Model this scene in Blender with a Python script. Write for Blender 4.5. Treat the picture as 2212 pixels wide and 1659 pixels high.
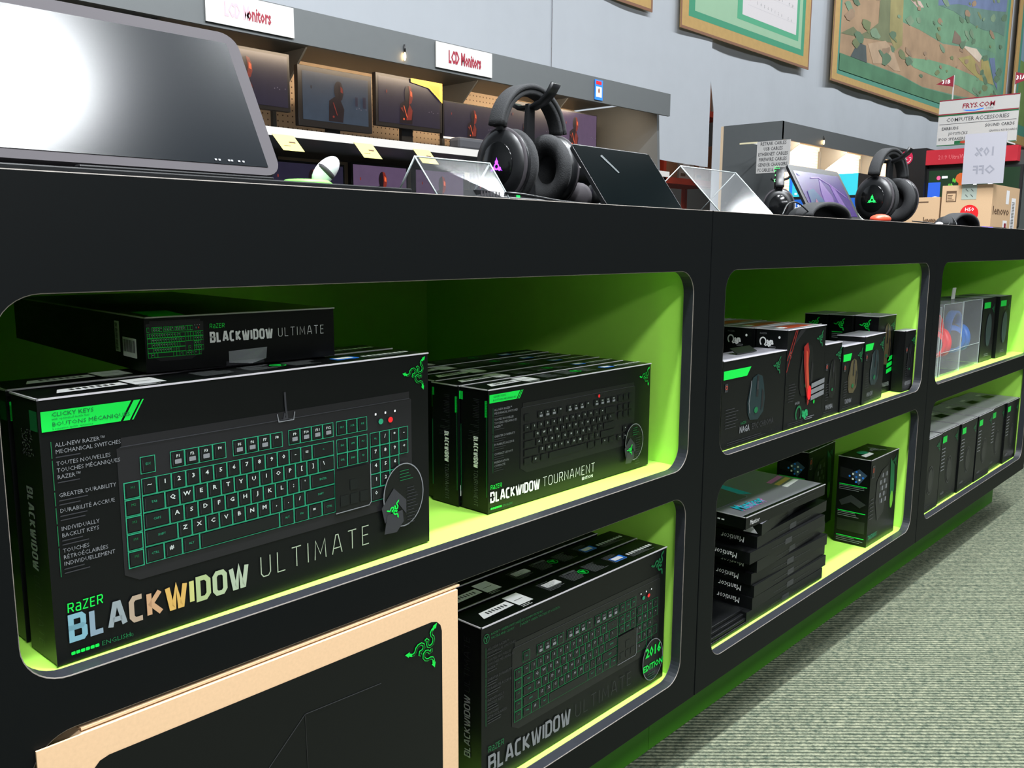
import bpy, bmesh, math, random
from mathutils import Vector, Matrix
random.seed(7)
for o in list(bpy.data.objects): bpy.data.objects.remove(o, do_unlink=True)
SC = bpy.context.scene; COL = SC.collection
U = 0.86            # metres per drawing unit (camera-to-counter distance is one unit)
# ------------------------------------------------------------------ camera
yaw, pit, roll = math.radians(47.19), math.radians(-8.96), math.radians(.27)
fw = Vector((math.sin(yaw)*math.cos(pit), math.cos(yaw)*math.cos(pit), math.sin(pit)))
r0 = fw.cross(Vector((0, 0, 1))).normalized(); u0 = r0.cross(fw)
rt = r0*math.cos(roll)+u0*math.sin(roll); up = -r0*math.sin(roll)+u0*math.cos(roll)
cd = bpy.data.cameras.new('camera'); cam = bpy.data.objects.new('camera', cd); COL.objects.link(cam)
m = Matrix((rt, up, -fw)).transposed().to_4x4(); m.translation = Vector((0, -1, 1.167))*U
cam.matrix_world = m; cd.sensor_width = 36; cd.lens = 1910/2212*36; cd.clip_start = .02; cd.clip_end = 200
SC.camera = cam
SC.view_settings.view_transform = 'Standard'; SC.view_settings.look = 'None'
SC.view_settings.gamma = 1; SC.view_settings.use_curve_mapping = False; SC.view_settings.exposure = 0.0
# ------------------------------------------------------------------ world + lights
w = bpy.data.worlds.new('world'); SC.world = w; w.use_nodes = True
bg = w.node_tree.nodes['Background']; bg.inputs[0].default_value = (.75, .85, .9, 1); bg.inputs[1].default_value = .03
def area(name, loc, size, sizey, power, color, target=None, spread=180):
    l = bpy.data.lights.new(name, 'AREA'); l.shape = 'RECTANGLE'; l.size = size*U; l.size_y = sizey*U
    l.energy = power; l.color = color; l.spread = math.radians(spread)
    o = bpy.data.objects.new(name, l); COL.objects.link(o); o.location = Vector(loc)*U
    d = (Vector(target)-Vector(loc)) if target else Vector((0, 0, -1))
    o.rotation_euler = d.to_track_quat('-Z', 'Y').to_euler(); return o
COOL = (.93, .97, 1.0)
# rows of ceiling fixtures over the aisle in front of the counter
area('ceiling_fixture', (.6, -.8, 5.2), 1.6, .2, 300, COOL)
area('ceiling_fixture', (4.1, -.8, 5.2), 2.4, .2, 260, COOL)
area('ceiling_fixture', (-.3, -3.6, 5.2), 2.0, .3, 260, COOL, (1.0, 0, .8))
area('ceiling_fixture', (1.72, -1.67, 5.2), .7, .5, 170, COOL, (.4, .07, 1.33))
area('ceiling_fixture', (9.5, -1.2, 5.2), 3.0, .2, 160, COOL)
area('ceiling_fixture', (-3.0, -9.0, 5.2), 10.0, .2, 330, COOL, (1.0, 0, .8))
# row added high above the counter, aimed to brighten the curtain wall evenly
for lx in (3, 8, 13, 18, 23, 28):
    area('ceiling_fixture', (lx, .6, 9.2), 3.0, .6, 200, COOL, (lx, 6.6, 2.6))
# ------------------------------------------------------------------ materials
def lin(c):
    return tuple(((v/255)/12.92 if v/255 <= .04045 else ((v/255+.055)/1.055)**2.4) for v in c)
MC = {}
def mat(name, rgb, rough=.5, metal=0, emit=0, noise=0, nscale=60, bump=0, alpha=1, spec=.5, coat=0, trans=0):
    if name in MC: return MC[name]
    m = bpy.data.materials.new(name); m.use_nodes = True; n = m.node_tree; b = n.nodes['Principled BSDF']
    c = lin(rgb)+(1,)
    b.inputs['Base Color'].default_value = c; b.inputs['Roughness'].default_value = rough
    b.inputs['Metallic'].default_value = metal; b.inputs['Specular IOR Level'].default_value = spec
    b.inputs['Coat Weight'].default_value = coat; b.inputs['Coat Roughness'].default_value = .08
    b.inputs['Alpha'].default_value = alpha
    glow = emit and name.split('_')[0] in ('screen', 'figure', 'lit', 'emblem', 'strip')
    if glow: b.inputs['Base Color'].default_value = (.004, .004, .005, 1)
    b.inputs['Transmission Weight'].default_value = trans
    if emit:
        b.inputs['Emission Color'].default_value = c; b.inputs['Emission Strength'].default_value = emit
    if noise or bump:
        tc = n.nodes.new('ShaderNodeTexCoord'); nt = n.nodes.new('ShaderNodeTexNoise')
        nt.inputs['Scale'].default_value = nscale; nt.inputs['Detail'].default_value = 4
        n.links.new(tc.outputs['Object'], nt.inputs['Vector'])
        if noise:
            mx = n.nodes.new('ShaderNodeMix'); mx.data_type = 'RGBA'
            mx.inputs[6].default_value = tuple(v*(1-noise) for v in c[:3])+(1,)
            mx.inputs[7].default_value = tuple(min(1, v*(1+noise)) for v in c[:3])+(1,)
            n.links.new(nt.outputs['Fac'], mx.inputs[0])
            if not glow: n.links.new(mx.outputs[2], b.inputs['Base Color'])
            if emit: n.links.new(mx.outputs[2], b.inputs['Emission Color'])
        if bump:
            bp = n.nodes.new('ShaderNodeBump'); bp.inputs['Strength'].default_value = bump; bp.inputs['Distance'].default_value = .002
            n.links.new(nt.outputs['Fac'], bp.inputs['Height']); n.links.new(bp.outputs[0], b.inputs['Normal'])
    MC[name] = m; return m
LAM = mat('black_laminate', (7, 9, 10), .5, noise=.12, nscale=300, spec=.12)
EDGE = mat('board_edge', (33, 35, 40), .38, noise=.25, nscale=120)
WORN = mat('worn_rim', (100, 94, 88), .5, noise=.5, nscale=90)
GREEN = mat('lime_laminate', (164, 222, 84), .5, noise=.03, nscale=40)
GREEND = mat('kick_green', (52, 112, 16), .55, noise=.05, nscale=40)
CARD = mat('black_carton', (7, 8, 9), .36, spec=.28, noise=.15, nscale=200)
CARDW = mat('worn_edge_highlight', (178, 174, 180), .5)  # edge wear, paled further to carry the highlight along carton tops
PRG = mat('print_green', (6, 192, 62), .4)
PRGD = mat('print_dark_green', (8, 88, 48), .45)
PRT = mat('print_teal_line', (28, 125, 90), .45)
LEG = mat('print_legend', (165, 172, 168), .4)
PRW = mat('print_white', (225, 225, 225), .35)
PRGY = mat('print_grey', (105, 107, 110), .4)
PRDG = mat('print_dark_grey', (42, 42, 46), .35)
PRK = mat('print_black', (6, 7, 8), .35)
KEYC = mat('print_key', (8, 11, 12), .35)
KB = mat('print_keyboard_body', (22, 21, 24), .35)
STICK = mat('sticker_white', (235, 233, 235), .45)
STBAR = mat('sticker_bars', (60, 60, 62), .5)
BLUE = mat('print_blue', (40, 120, 225), .4)
RED = mat('print_red', (215, 30, 35), .4)
KRAFT = mat('kraft_cardboard', (200, 166, 130), .7, noise=.1, nscale=250)
KRAFTD = mat('kraft_print', (95, 70, 48), .7)
PLAS = mat('black_plastic', (17, 18, 20), .38, noise=.1, nscale=80)
PLASG = mat('gloss_black_plastic', (10, 11, 12), .15)
FABR = mat('black_fabric', (30, 31, 33), .85, noise=.3, nscale=500, bump=.4)
SILV = mat('silver_plastic', (228, 228, 232), .25)
GREYP = mat('grey_plastic', (62, 59, 62), .65, spec=.12)
GLASSY = None
def clear(name, alpha, rough, tint=(235, 240, 245)):
    if name in MC: return MC[name]
    m = bpy.data.materials.new(name); m.use_nodes = True; n = m.node_tree; n.nodes.clear()
    out = n.nodes.new('ShaderNodeOutputMaterial'); tr = n.nodes.new('ShaderNodeBsdfTransparent'); gl = n.nodes.new('ShaderNodeBsdfGlossy')
    df = n.nodes.new('ShaderNodeBsdfDiffuse'); df.inputs[0].default_value = lin(tint)+(1,)
    gl.inputs['Roughness'].default_value = rough; fr = n.nodes.new('ShaderNodeFresnel'); fr.inputs[0].default_value = 1.45
    m1 = n.nodes.new('ShaderNodeMixShader'); m2 = n.nodes.new('ShaderNodeMixShader'); m1.inputs[0].default_value = alpha
    n.links.new(tr.outputs[0], m1.inputs[1]); n.links.new(df.outputs[0], m1.inputs[2])
    ml = n.nodes.new('ShaderNodeMath'); ml.operation = 'MULTIPLY'; ml.inputs[1].default_value = .22; n.links.new(fr.outputs[0], ml.inputs[0]); n.links.new(ml.outputs[0], m2.inputs[0]); n.links.new(m1.outputs[0], m2.inputs[1]); n.links.new(gl.outputs[0], m2.inputs[2])
    n.links.new(m2.outputs[0], out.inputs[0]); MC[name] = m; return m
ACR = clear('clear_acrylic', .02, .1)
ACRE = mat('acrylic_edge', (170, 180, 180), .3)
BLIS = clear('clear_blister', .06, .12)
# ------------------------------------------------------------------ text cache
TC = {}
def btext(s, bold=0):
    k = (s, bold)
    if k in TC: return TC[k]
    cu = bpy.data.curves.new('t', 'FONT'); cu.body = s; cu.size = 1; cu.resolution_u = 1; cu.offset = bold
    o = bpy.data.objects.new('t', cu); COL.objects.link(o)
    dg = bpy.context.evaluated_depsgraph_get(); me = o.evaluated_get(dg).to_mesh()
    vs = [(v.co.x, v.co.y) for v in me.vertices]; fs = [tuple(p.vertices) for p in me.polygons]
    o.evaluated_get(dg).to_mesh_clear(); bpy.data.objects.remove(o); bpy.data.curves.remove(cu)
    TC[k] = (vs, fs); return TC[k]
CAP = .73
# stroke glyphs: (width, [(closed, pts)...]) on unit height
SG = {
 'B': (.62, [(1, [(0, .52), (0, 1), (.48, 1), (.58, .9), (.58, .62), (.5, .52)]), (1, [(0, 0), (0, .52), (.52, .52), (.62, .42), (.62, .1), (.52, 0)])]),
 'L': (.5, [(0, [(0, 1), (0, 0), (.5, 0)])]),
 'A': (.72, [(0, [(0, 0), (.27, 1), (.45, 1), (.72, 0)]), (0, [(.12, .3), (.6, .3)])]),
 'C': (.55, [(0, [(.55, 1), (.14, 1), (0, .84), (0, .16), (.14, 0), (.55, 0)])]),
 'K': (.62, [(0, [(0, 0), (0, 1)]), (0, [(.58, 1), (.1, .5), (.62, 0)])]),
 'W': (.98, [(0, [(0, 1), (.2, 0), (.32, 0), (.49, 1), (.66, 0), (.78, 0), (.98, 1)])]),
 'I': (.0, [(0, [(0, 0), (0, 1)])]),
 'D': (.6, [(1, [(0, 0), (0, 1), (.42, 1), (.6, .82), (.6, .18), (.42, 0)])]),
 'O': (.62, [(1, [(.14, 0), (0, .16), (0, .84), (.14, 1), (.48, 1), (.62, .84), (.62, .16), (.48, 0)])]),
 'U': (.6, [(0, [(0, 1), (0, .16), (.14, 0), (.46, 0), (.6, .16), (.6, 1)])]),
 'T': (.64, [(0, [(0, 1), (.64, 1)]), (0, [(.32, 1), (.32, 0)])]),
 'M': (.8, [(0, [(0, 0), (.06, 1), (.4, .25), (.74, 1), (.8, 0)])]),
 'E': (.5, [(0, [(.5, 1), (0, 1), (0, 0), (.5, 0)]), (0, [(0, .52), (.44, .52)])]),
 'R': (.58, [(0, [(0, 0), (0, 1), (.46, 1), (.56, .88), (.56, .58), (.46, .48), (0, .48)]), (0, [(.3, .48), (.58, 0)])]),
 'N': (.64, [(0, [(0, 0), (0, 1), (.64, 0), (.64, 1)])]),
 'Z': (.56, [(0, [(0, 1), (.56, 1), (0, 0), (.56, 0)])]),
 'a': (.5, [(0, [(.05, .85), (.4, .85), (.5, .7), (.5, .0), (.12, 0), (0, .12), (0, .36), (.12, .46), (.5, .46)])]),
 'S': (.52, [(0, [(.52, 1), (.1, 1), (0, .88), (0, .62), (.1, .52), (.42, .52), (.52, .42), (.52, .12), (.42, 0), (0, 0)])]),
 'G': (.6, [(0, [(.56, 1), (.14, 1), (0, .84), (0, .16), (.14, 0), (.58, 0), (.58, .48), (.32, .48)])]),
 'P': (.55, [(0, [(0, 0), (0, 1), (.44, 1), (.55, .88), (.55, .56), (.44, .45), (0, .45)])]),
 'H': (.6, [(0, [(0, 0), (0, 1)]), (0, [(.6, 0), (.6, 1)]), (0, [(0, .5), (.6, .5)])]),
 ' ': (.2, []), }
# ------------------------------------------------------------------ mesh builder
class MB:
    def __init__(s, mats=()): s.v = []; s.f = []; s.m = []; s.mats = list(mats); s.sm = []
    def mi(s, m):
        if m not in s.mats: s.mats.append(m)
        return s.mats.index(m)
    def add(s, vs, fs, m, smooth=False):
        b = len(s.v); s.v += [Vector(p) for p in vs]; k = s.mi(m)
        for f in fs: s.f.append(tuple(i+b for i in f)); s.m.append(k); s.sm.append(smooth)
    def box(s, x0, y0, z0, x1, y1, z1, m):
        s.add([(x0, y0, z0), (x1, y0, z0), (x1, y1, z0), (x0, y1, z0), (x0, y0, z1), (x1, y0, z1), (x1, y1, z1), (x0, y1, z1)],
              [(3, 2, 1, 0), (4, 5, 6, 7), (0, 1, 5, 4), (1, 2, 6, 5), (2, 3, 7, 6), (3, 0, 4, 7)], m)
    def obox(s, O, X, Y, Z, m):
        O, X, Y, Z = map(Vector, (O, X, Y, Z))
        P = [O, O+X, O+X+Y, O+Y, O+Z, O+X+Z, O+X+Y+Z, O+Y+Z]
        s.add(P, [(3, 2, 1, 0), (4, 5, 6, 7), (0, 1, 5, 4), (1, 2, 6, 5), (2, 3, 7, 6), (3, 0, 4, 7)], m)
    def prism(s, pts, d, m, axis='y', off=0):   # pts 2D polygon in (x,z) (axis y), (x,y) (axis z) or (y,z) (axis x); d = (a0,a1)
        n = len(pts)
        def P(a, b, c): return (a, c, b) if axis == 'y' else ((a, b, c) if axis == 'z' else (c, a, b))
        vs = [P(a, b, d[0]) for a, b in pts]+[P(a, b, d[1]) for a, b in pts]
        s.add(vs, [tuple(range(n)), tuple(range(2*n-1, n-1, -1))]+[(i, i+n, (i+1) % n+n, (i+1) % n) for i in range(n)], m)
    def tube(s, pts, r, m, seg=8, cap=True):
        pts = [Vector(p) for p in pts]; n = len(pts); vs = []; pn = None
        for i, p in enumerate(pts):
            t = (pts[min(i+1, n-1)]-pts[max(i-1, 0)]).normalized()
            if pn is None: pn = t.orthogonal().normalized()
            pn = (pn-t*pn.dot(t)).normalized(); b = t.cross(pn); rr = r[i] if isinstance(r, (list, tuple)) else r
            vs += [p+(pn*math.cos(a)+b*math.sin(a))*rr for a in (2*math.pi*k/seg for k in range(seg))]
        fs = [(i*seg+k, i*seg+(k+1) % seg, (i+1)*seg+(k+1) % seg, (i+1)*seg+k) for i in range(n-1) for k in range(seg)]
        if cap: fs += [tuple(range(seg))[::-1], tuple(range((n-1)*seg, n*seg))]
        s.add(vs, fs, m, True)
    def lathe(s, C, axis, prof, m, seg=24, sy=1, sz=1):   # prof (dist along axis, radius)
        C = Vector(C); A = Vector(axis).normalized(); B = A.orthogonal().normalized() if abs(A.z) > .9 else A.cross(Vector((0, 0, 1))).normalized(); D = A.cross(B)
        vs = [C+A*a+(B*math.cos(t)*sy+D*math.sin(t)*sz)*r for a, r in prof for t in (2*math.pi*k/seg for k in range(seg))]
        n = len(prof)
        fs = [(i*seg+k, i*seg+(k+1) % seg, (i+1)*seg+(k+1) % seg, (i+1)*seg+k) for i in range(n-1) for k in range(seg)]
        fs += [tuple(range(seg))[::-1], tuple(range((n-1)*seg, n*seg))]
        s.add(vs, fs, m, True)
    def ell(s, C, R, m, seg=16, rings=10, rot=None, cut=-1):
        C = Vector(C); M = rot or Matrix.Identity(3); vs = []
        for i in range(rings+1):
            ph = math.pi*i/rings; 
            for k in range(seg):
                t = 2*math.pi*k/seg; z = max(math.cos(ph), cut)
                vs.append(C+M @ Vector((R[0]*math.sin(ph)*math.cos(t), R[1]*math.sin(ph)*math.sin(t), R[2]*z)))
        s.add(vs, [(i*seg+k, (i+1)*seg+k, (i+1)*seg+(k+1) % seg, i*seg+(k+1) % seg) for i in range(rings) for k in range(seg)], m, True)
    def sweep(s, pts, wv, th, m):   # ribbon of thickness along path; wv width vector, th thickness
        pts = [Vector(p) for p in pts]; wv = Vector(wv); n = len(pts); vs = []
        for i, p in enumerate(pts):
            t = (pts[min(i+1, n-1)]-pts[max(i-1, 0)]).normalized(); nn = wv.cross(t).normalized()*th*.5; k = wv*.5
            c = .7
            vs += [p-k+nn*c, p-k*.85+nn, p+k*.85+nn, p+k+nn*c, p+k-nn*c, p+k*.85-nn, p-k*.85-nn, p-k-nn*c]
        fs = [(i*8+k, i*8+(k+1) % 8, (i+1)*8+(k+1) % 8, (i+1)*8+k) for i in range(n-1) for k in range(8)]
        fs += [tuple(range(8))[::-1], tuple(range((n-1)*8, n*8))]
        s.add(vs, fs, m, True)
    def build(s, name, parent=None, bevel=0, origin=(0, 0, 0), fixn=True):
        me = bpy.data.meshes.new(name); og = Vector(origin)
        me.from_pydata([tuple((p-og)*U) for p in s.v], [], s.f)
        for mm in s.mats: me.materials.append(mm)
        for p, k, sm in zip(me.polygons, s.m, s.sm): p.material_index = k; p.use_smooth = sm
        me.update()
        o = bpy.data.objects.new(name, me); COL.objects.link(o); o.location = og*U
        if parent: o.parent = parent
        if bevel:
            b = o.modifiers.new('bevel', 'BEVEL'); b.width = bevel*U; b.segments = 2; b.limit_method = 'ANGLE'; b.angle_limit = .8
        return o
class Fr:   # a flat printed face on a mesh: origin, right vector, up vector
    def __init__(s, mb, O, X, Y, lift=.0006):
        s.mb = mb; s.O = Vector(O); s.X = Vector(X).normalized(); s.Y = Vector(Y).normalized(); s.N = s.X.cross(s.Y); s.l = lift; s.lv = 1
    def P(s, x, y, k=1): return s.O+s.X*x+s.Y*y+s.N*(s.l*k)
    def poly(s, pts, m, k=1): s.mb.add([s.P(x, y, k) for x, y in pts], [tuple(range(len(pts)))], m)
    def rect(s, x0, y0, x1, y1, m, k=1): s.poly([(x0, y0), (x1, y0), (x1, y1), (x0, y1)], m, k)
    def rrect(s, x0, y0, x1, y1, r, m, k=1):
        pts = []
        for cx, cy, a in ((x1-r, y0+r, -90), (x1-r, y1-r, 0), (x0+r, y1-r, 90), (x0+r, y0+r, 180)):
            pts += [(cx+r*math.cos(math.radians(a+t)), cy+r*math.sin(math.radians(a+t))) for t in (0, 30, 60, 90)]
        s.poly(pts, m, k)
    def ell(s, cx, cy, rx, ry, m, k=1, n=24): s.poly([(cx+rx*math.cos(2*math.pi*i/n), cy+ry*math.sin(2*math.pi*i/n)) for i in range(n)], m, k)
    def ring(s, cx, cy, rx, ry, w, m, k=1, n=32, a0=0, a1=360):
        A = [math.radians(a0+(a1-a0)*i/n) for i in range(n+1)]
        vs = [s.P(cx+rx*math.cos(a), cy+ry*math.sin(a), k) for a in A]+[s.P(cx+(rx-w)*math.cos(a), cy+(ry-w)*math.sin(a), k) for a in A]
        s.mb.add(vs, [(i, i+1, i+n+2, i+n+1) for i in range(n)], m)
    def stroke(s, pts, w, m, closed=False, k=1):
        P = [Vector(p) for p in pts]; n = len(P); L = []; R = []
        for i in range(n):
            a = P[i-1] if (i or closed) else None; b = P[(i+1) % n] if (i < n-1 or closed) else None
            d1 = (P[i]-a).normalized() if a is not None else (b-P[i]).normalized(); d2 = (b-P[i]).normalized() if b is not None else d1
            t = d1+d2; t = d1 if t.length < 1e-4 else t.normalized(); nn = Vector((-t.y, t.x)); c = max(.62, nn.dot(Vector((-d1.y, d1.x))))
            L.append(P[i]+nn*(w/2/c)); R.append(P[i]-nn*(w/2/c))
        vs = [s.P(p.x, p.y, k) for p in L]+[s.P(p.x, p.y, k) for p in R]; q = n if closed else n-1
        s.mb.add(vs, [(i+n, (i+1) % n+n, (i+1) % n, i) for i in range(q)], m)
    def word(s, t, x, y, h, wt, m, sx=1, gap=.24, shear=0, k=1, mfun=None, fit=None):
        if fit: sx = (fit/h-(gap+wt)*len(t)+gap)/sum(SG[c][0] for c in t)
        cx = x+wt*h*.5
        for ci, ch in enumerate(t):
            wd, st = SG[ch]
            for cl, pts in st:
                s.stroke([(cx+(a*sx+shear*b)*h, y+b*h) for a, b in pts], wt*h, mfun(ci) if mfun else m, cl, k)
            cx += (wd*sx+gap+wt)*h
        return cx
    def text(s, t, x, y, h, m, sx=1, bold=0, align='L', k=1, shear=0, rot=0):
        vs, fs = btext(t, bold); q = h/CAP; wd = max([v[0] for v in vs] or [0])*q*sx
        ox = x-(wd/2 if align == 'C' else wd if align == 'R' else 0)
        s.mb.add([s.P(ox+a*q*sx+shear*b*q, y+b*q, k) for a, b in vs], fs, m); return wd
    def sub(s, x, y, ang):
        a = math.radians(ang); f = Fr(s.mb, s.P(x, y, 0), s.X*math.cos(a)+s.Y*math.sin(a), -s.X*math.sin(a)+s.Y*math.cos(a), s.l); return f
    def para(s, x, y, w, n, m, lh=.006, th=.0018, k=1):   # small unreadable print
        for i in range(n): s.rect(x, y-i*lh-th, x+w*(random.uniform(.6, 1)), y-i*lh, m, k)
    def bars(s, x0, y0, x1, y1, vertical=True, k=2):   # barcode
        p = x0+.08*(x1-x0); e = x1-.08*(x1-x0); u = (e-p)/34
        while p < e:
            ww = u*random.choice((.6, 1, 1.6)); s.rect(p, y0+.2*(y1-y0), min(p+ww, e), y1-.12*(y1-y0), STBAR, k); p += ww+u*random.choice((.6, 1, 1.4))
SN = [(.5, .95), (.36, .84), (.3, .72), (.34, .58), (.46, .46), (.5, .3), (.44, .12), (.28, .03), (.13, .08), (.08, .22), (.12, .36), (.02, .44), (-.08, .38)]
def snake(fr, cx, cy, r, m, fine=True, k=2, bgm=None):
    for a in (0, 120, 240):
        c, t = math.cos(math.radians(a-4)), math.sin(math.radians(a-4))
        P = [((x*c-y*t)*r+cx, (x*t+y*c)*r+cy) for x, y in SN]
        if fine:
            fr.stroke(P, .15*r, m, k=k); fr.stroke(P[1:], .075*r, bgm or CARD, k=k+1)
        else: fr.stroke(P, .17*r, m, k=k)
        hx, hy = P[0]; qx, qy = P[2]; dx, dy = (hx-qx), (hy-qy)
        fr.poly([(hx-dy*.45, hy+dx*.45), (hx+dy*.45, hy-dx*.45), (hx+dx*.9, hy+dy*.9)], m, k)
# ------------------------------------------------------------------ object helpers
def tag(o, label=None, cat=None, group=None, kind=None):
    if label: o['label'] = label
    if cat: o['category'] = cat
    if group: o['group'] = group
    if kind: o['kind'] = kind
    return o
def thing(name, label, cat, loc=(0, 0, 0), rz=0, group=None):
    o = bpy.data.objects.new(name, None); COL.objects.link(o); o.empty_display_size = .05
    o.location = Vector(loc)*U; o.rotation_euler = (0, 0, math.radians(rz)); return tag(o, label, cat, group)
def place(o, loc, rz=0, rx=0, ry=0): o.location = Vector(loc)*U; o.rotation_euler = (math.radians(rx), math.radians(ry), math.radians(rz)); return o
def dup(o, loc, rz=0, label=None, group=None, rx=0, ry=0):
    c = o.copy(); COL.objects.link(c); place(c, loc, rz, rx, ry)
    if label: c['label'] = label
    if group: c['group'] = group
    for ch in list(o.children):
        d = ch.copy(); COL.objects.link(d); d.parent = c
        for g in list(ch.children):
            e = g.copy(); COL.objects.link(e); e.parent = d
    return c
def struct(name, mb, **k): return tag(mb.build(name, **k), kind='structure')
ZF = -.068   # carpet level in drawing units
# ------------------------------------------------------------------ the room
b = MB(); b.box(-5, -16, ZF-.1, 36, 11, ZF, mat('carpet', (120, 128, 112), .95))
floor = struct('floor', b)
cm = MC['carpet']; n = cm.node_tree; pb = n.nodes['Principled BSDF']; pb.inputs['Specular IOR Level'].default_value = .1
tc = n.nodes.new('ShaderNodeTexCoord'); mp = n.nodes.new('ShaderNodeMapping'); mp.inputs['Rotation'].default_value = (0, 0, math.radians(47.19))
n.links.new(tc.outputs['Object'], mp.inputs[0])
wv = n.nodes.new('ShaderNodeTexWave'); wv.wave_type = 'BANDS'; wv.bands_direction = 'Y'; wv.inputs['Scale'].default_value = 26
wv.inputs['Distortion'].default_value = 1.2; wv.inputs['Detail'].default_value = 2; wv.inputs['Detail Scale'].default_value = 6
n.links.new(mp.outputs[0], wv.inputs[0])
nz = n.nodes.new('ShaderNodeTexNoise'); nz.inputs['Scale'].default_value = 70; nz.inputs['Detail'].default_value = 5; nz.inputs['Roughness'].default_value = .8
n.links.new(tc.outputs['Object'], nz.inputs[0])
r1 = n.nodes.new('ShaderNodeValToRGB'); r1.color_ramp.elements[0].position = .36; r1.color_ramp.elements[0].color = lin((64, 75, 64))+(1,)
r1.color_ramp.elements[1].position = .64; r1.color_ramp.elements[1].color = lin((124, 126, 106))+(1,)
n.links.new(nz.outputs['Fac'], r1.inputs[0])
mx = n.nodes.new('ShaderNodeMix'); mx.data_type = 'RGBA'; mx.blend_type = 'MULTIPLY'; mx.inputs[0].default_value = 1
r2 = n.nodes.new('ShaderNodeValToRGB'); r2.color_ramp.elements[0].position = .1; r2.color_ramp.elements[0].color = (.3, .33, .32, 1); r2.color_ramp.elements[1].position = .5
n.links.new(wv.outputs['Fac'], r2.inputs[0]); n.links.new(r1.outputs[0], mx.inputs[6]); n.links.new(r2.outputs[0], mx.inputs[7])
n.links.new(mx.outputs[2], pb.inputs['Base Color'])
bp = n.nodes.new('ShaderNodeBump'); bp.inputs['Strength'].default_value = .6; bp.inputs['Distance'].default_value = .003
n.links.new(wv.outputs['Fac'], bp.inputs['Height']); n.links.new(bp.outputs[0], pb.inputs['Normal'])
WALL = mat('painted_wall', (150, 152, 155), .8, noise=.04, nscale=3)
DARKW = mat('dark_ceiling', (70, 72, 75), .9, noise=.05, nscale=3)
for nm, q, mm in (('wall_back', (-5, 11, ZF, 36, 11.2, 10), WALL), ('wall_front', (-5, -16.2, ZF, 36, -16, 10), WALL),
                  ('wall_left', (-5.2, -16, ZF, -5, 11, 10), WALL), ('wall_right', (36, -16, ZF, 36.2, 11, 10), WALL), ('ceiling', (-5, -16, 10, 36, 11, 10.2), DARKW)):
    b = MB(); b.box(*q, mm); struct(nm, b)
# ------------------------------------------------------------------ display counters
OP = ((.187, .622), (.683, 1.114))
def fascia():
    cu = bpy.data.curves.new('front_panel', 'CURVE'); cu.dimensions = '2D'; cu.fill_mode = 'BOTH'; cu.extrude = .0115*U; cu.bevel_depth = .0012*U; cu.bevel_resolution = 1
    def spl(pts):
        s = cu.splines.new('POLY'); s.points.add(len(pts)-1); s.use_cyclic_u = True
        for p, (x, y) in zip(s.points, pts): p.co = (x*U, y*U, 0, 1)
    spl([(.003, .124), (1.480, .124), (1.480, 1.24), (.003, 1.24)])
    for z0, z1 in OP:
        pts = []; r = .05; x0, x1 = .067, 1.417
        for cx, cy, a in ((x1-r, z0+r, -90), (x1-r, z1-r, 0), (x0+r, z1-r, 90), (x0+r, z0+r, 180)):
            pts += [(cx+r*math.cos(math.radians(a+t)), cy+r*math.sin(math.radians(a+t))) for t in range(0, 91, 10)]
        spl(pts)
    o = bpy.data.objects.new('t', cu); COL.objects.link(o); dg = bpy.context.evaluated_depsgraph_get()
    me = bpy.data.meshes.new_from_object(o.evaluated_get(dg)); bpy.data.objects.remove(o)
    me.transform(Matrix.Rotation(math.pi/2, 4, 'X')); me.transform(Matrix.Translation((0, .0127*U, 0)))
    me.materials.clear()
    for q in (LAM, EDGE, WORN): me.materials.append(q)
    for p in me.polygons:
        ny = abs(p.normal.y); p.material_index = 0 if ny > .97 else (1 if ny < .05 else 2); p.use_smooth = False
        c = p.center/U
        if p.material_index and (c.x < .01 or c.x > 1.475 or c.z < .13): p.material_index = 0
    return me
fme = fascia()
CL = ['black counter unit nearest the camera with keyboard cartons in its lime green bays',
      'middle black counter unit with small mouse cartons in its lime green bays',
      'farthest black counter unit at right edge with clear headset packs in its bays']
for i in range(3):
    x0 = .231+1.483*i
    if i == 0:
        t = unit = thing('display_counter', CL[0], 'counter', (x0, 0, 0), 0, 'counter units standing end to end')
        o = bpy.data.objects.new('front_panel', fme); COL.objects.link(o); o.parent = t
        b = MB(); b.box(.002, .0262, 1.19, 1.481, .9, 1.2385, LAM); b.build('countertop', t)
        b = MB()
        for z0, z1, tp in ((.124, .183, 0), (.626, .679, 0), (1.118, 1.19, 0)): b.box(.005, .0262, z0, 1.478, .9, z1, LAM)
        b.box(.005, .0262, .183, .059, .9, 1.118, LAM); b.box(1.425, .0262, .183, 1.478, .9, 1.118, LAM); b.box(.059, .86, .183, 1.425, .9, 1.118, LAM)
        b.build('carcass', t)
        for z0, z1 in OP:
            b = MB(); x, X, y, Y = .061, 1.423, .0265, .858
            b.add([(x, y, z0), (X, y, z0), (X, Y, z0), (x, Y, z0)], [(0, 1, 2, 3)], GREEN); b.add([(x, y, z1), (X, y, z1), (X, Y, z1), (x, Y, z1)], [(3, 2, 1, 0)], GREEN)
            b.add([(x, y, z0), (x, Y, z0), (x, Y, z1), (x, y, z1)], [(0, 1, 2, 3)], GREEN); b.add([(X, y, z0), (X, Y, z0), (X, Y, z1), (X, y, z1)], [(3, 2, 1, 0)], GREEN)
            b.add([(x, Y, z0), (X, Y, z0), (X, Y, z1), (x, Y, z1)], [(0, 1, 2, 3)], GREEN)
            b.build('bay_lining', t)['label'] = 'lime green bay lining'
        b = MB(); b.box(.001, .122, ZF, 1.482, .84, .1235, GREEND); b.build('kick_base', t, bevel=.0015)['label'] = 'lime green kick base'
    else:
        dup(unit, (x0, 0, 0), 0, CL[i])
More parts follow.
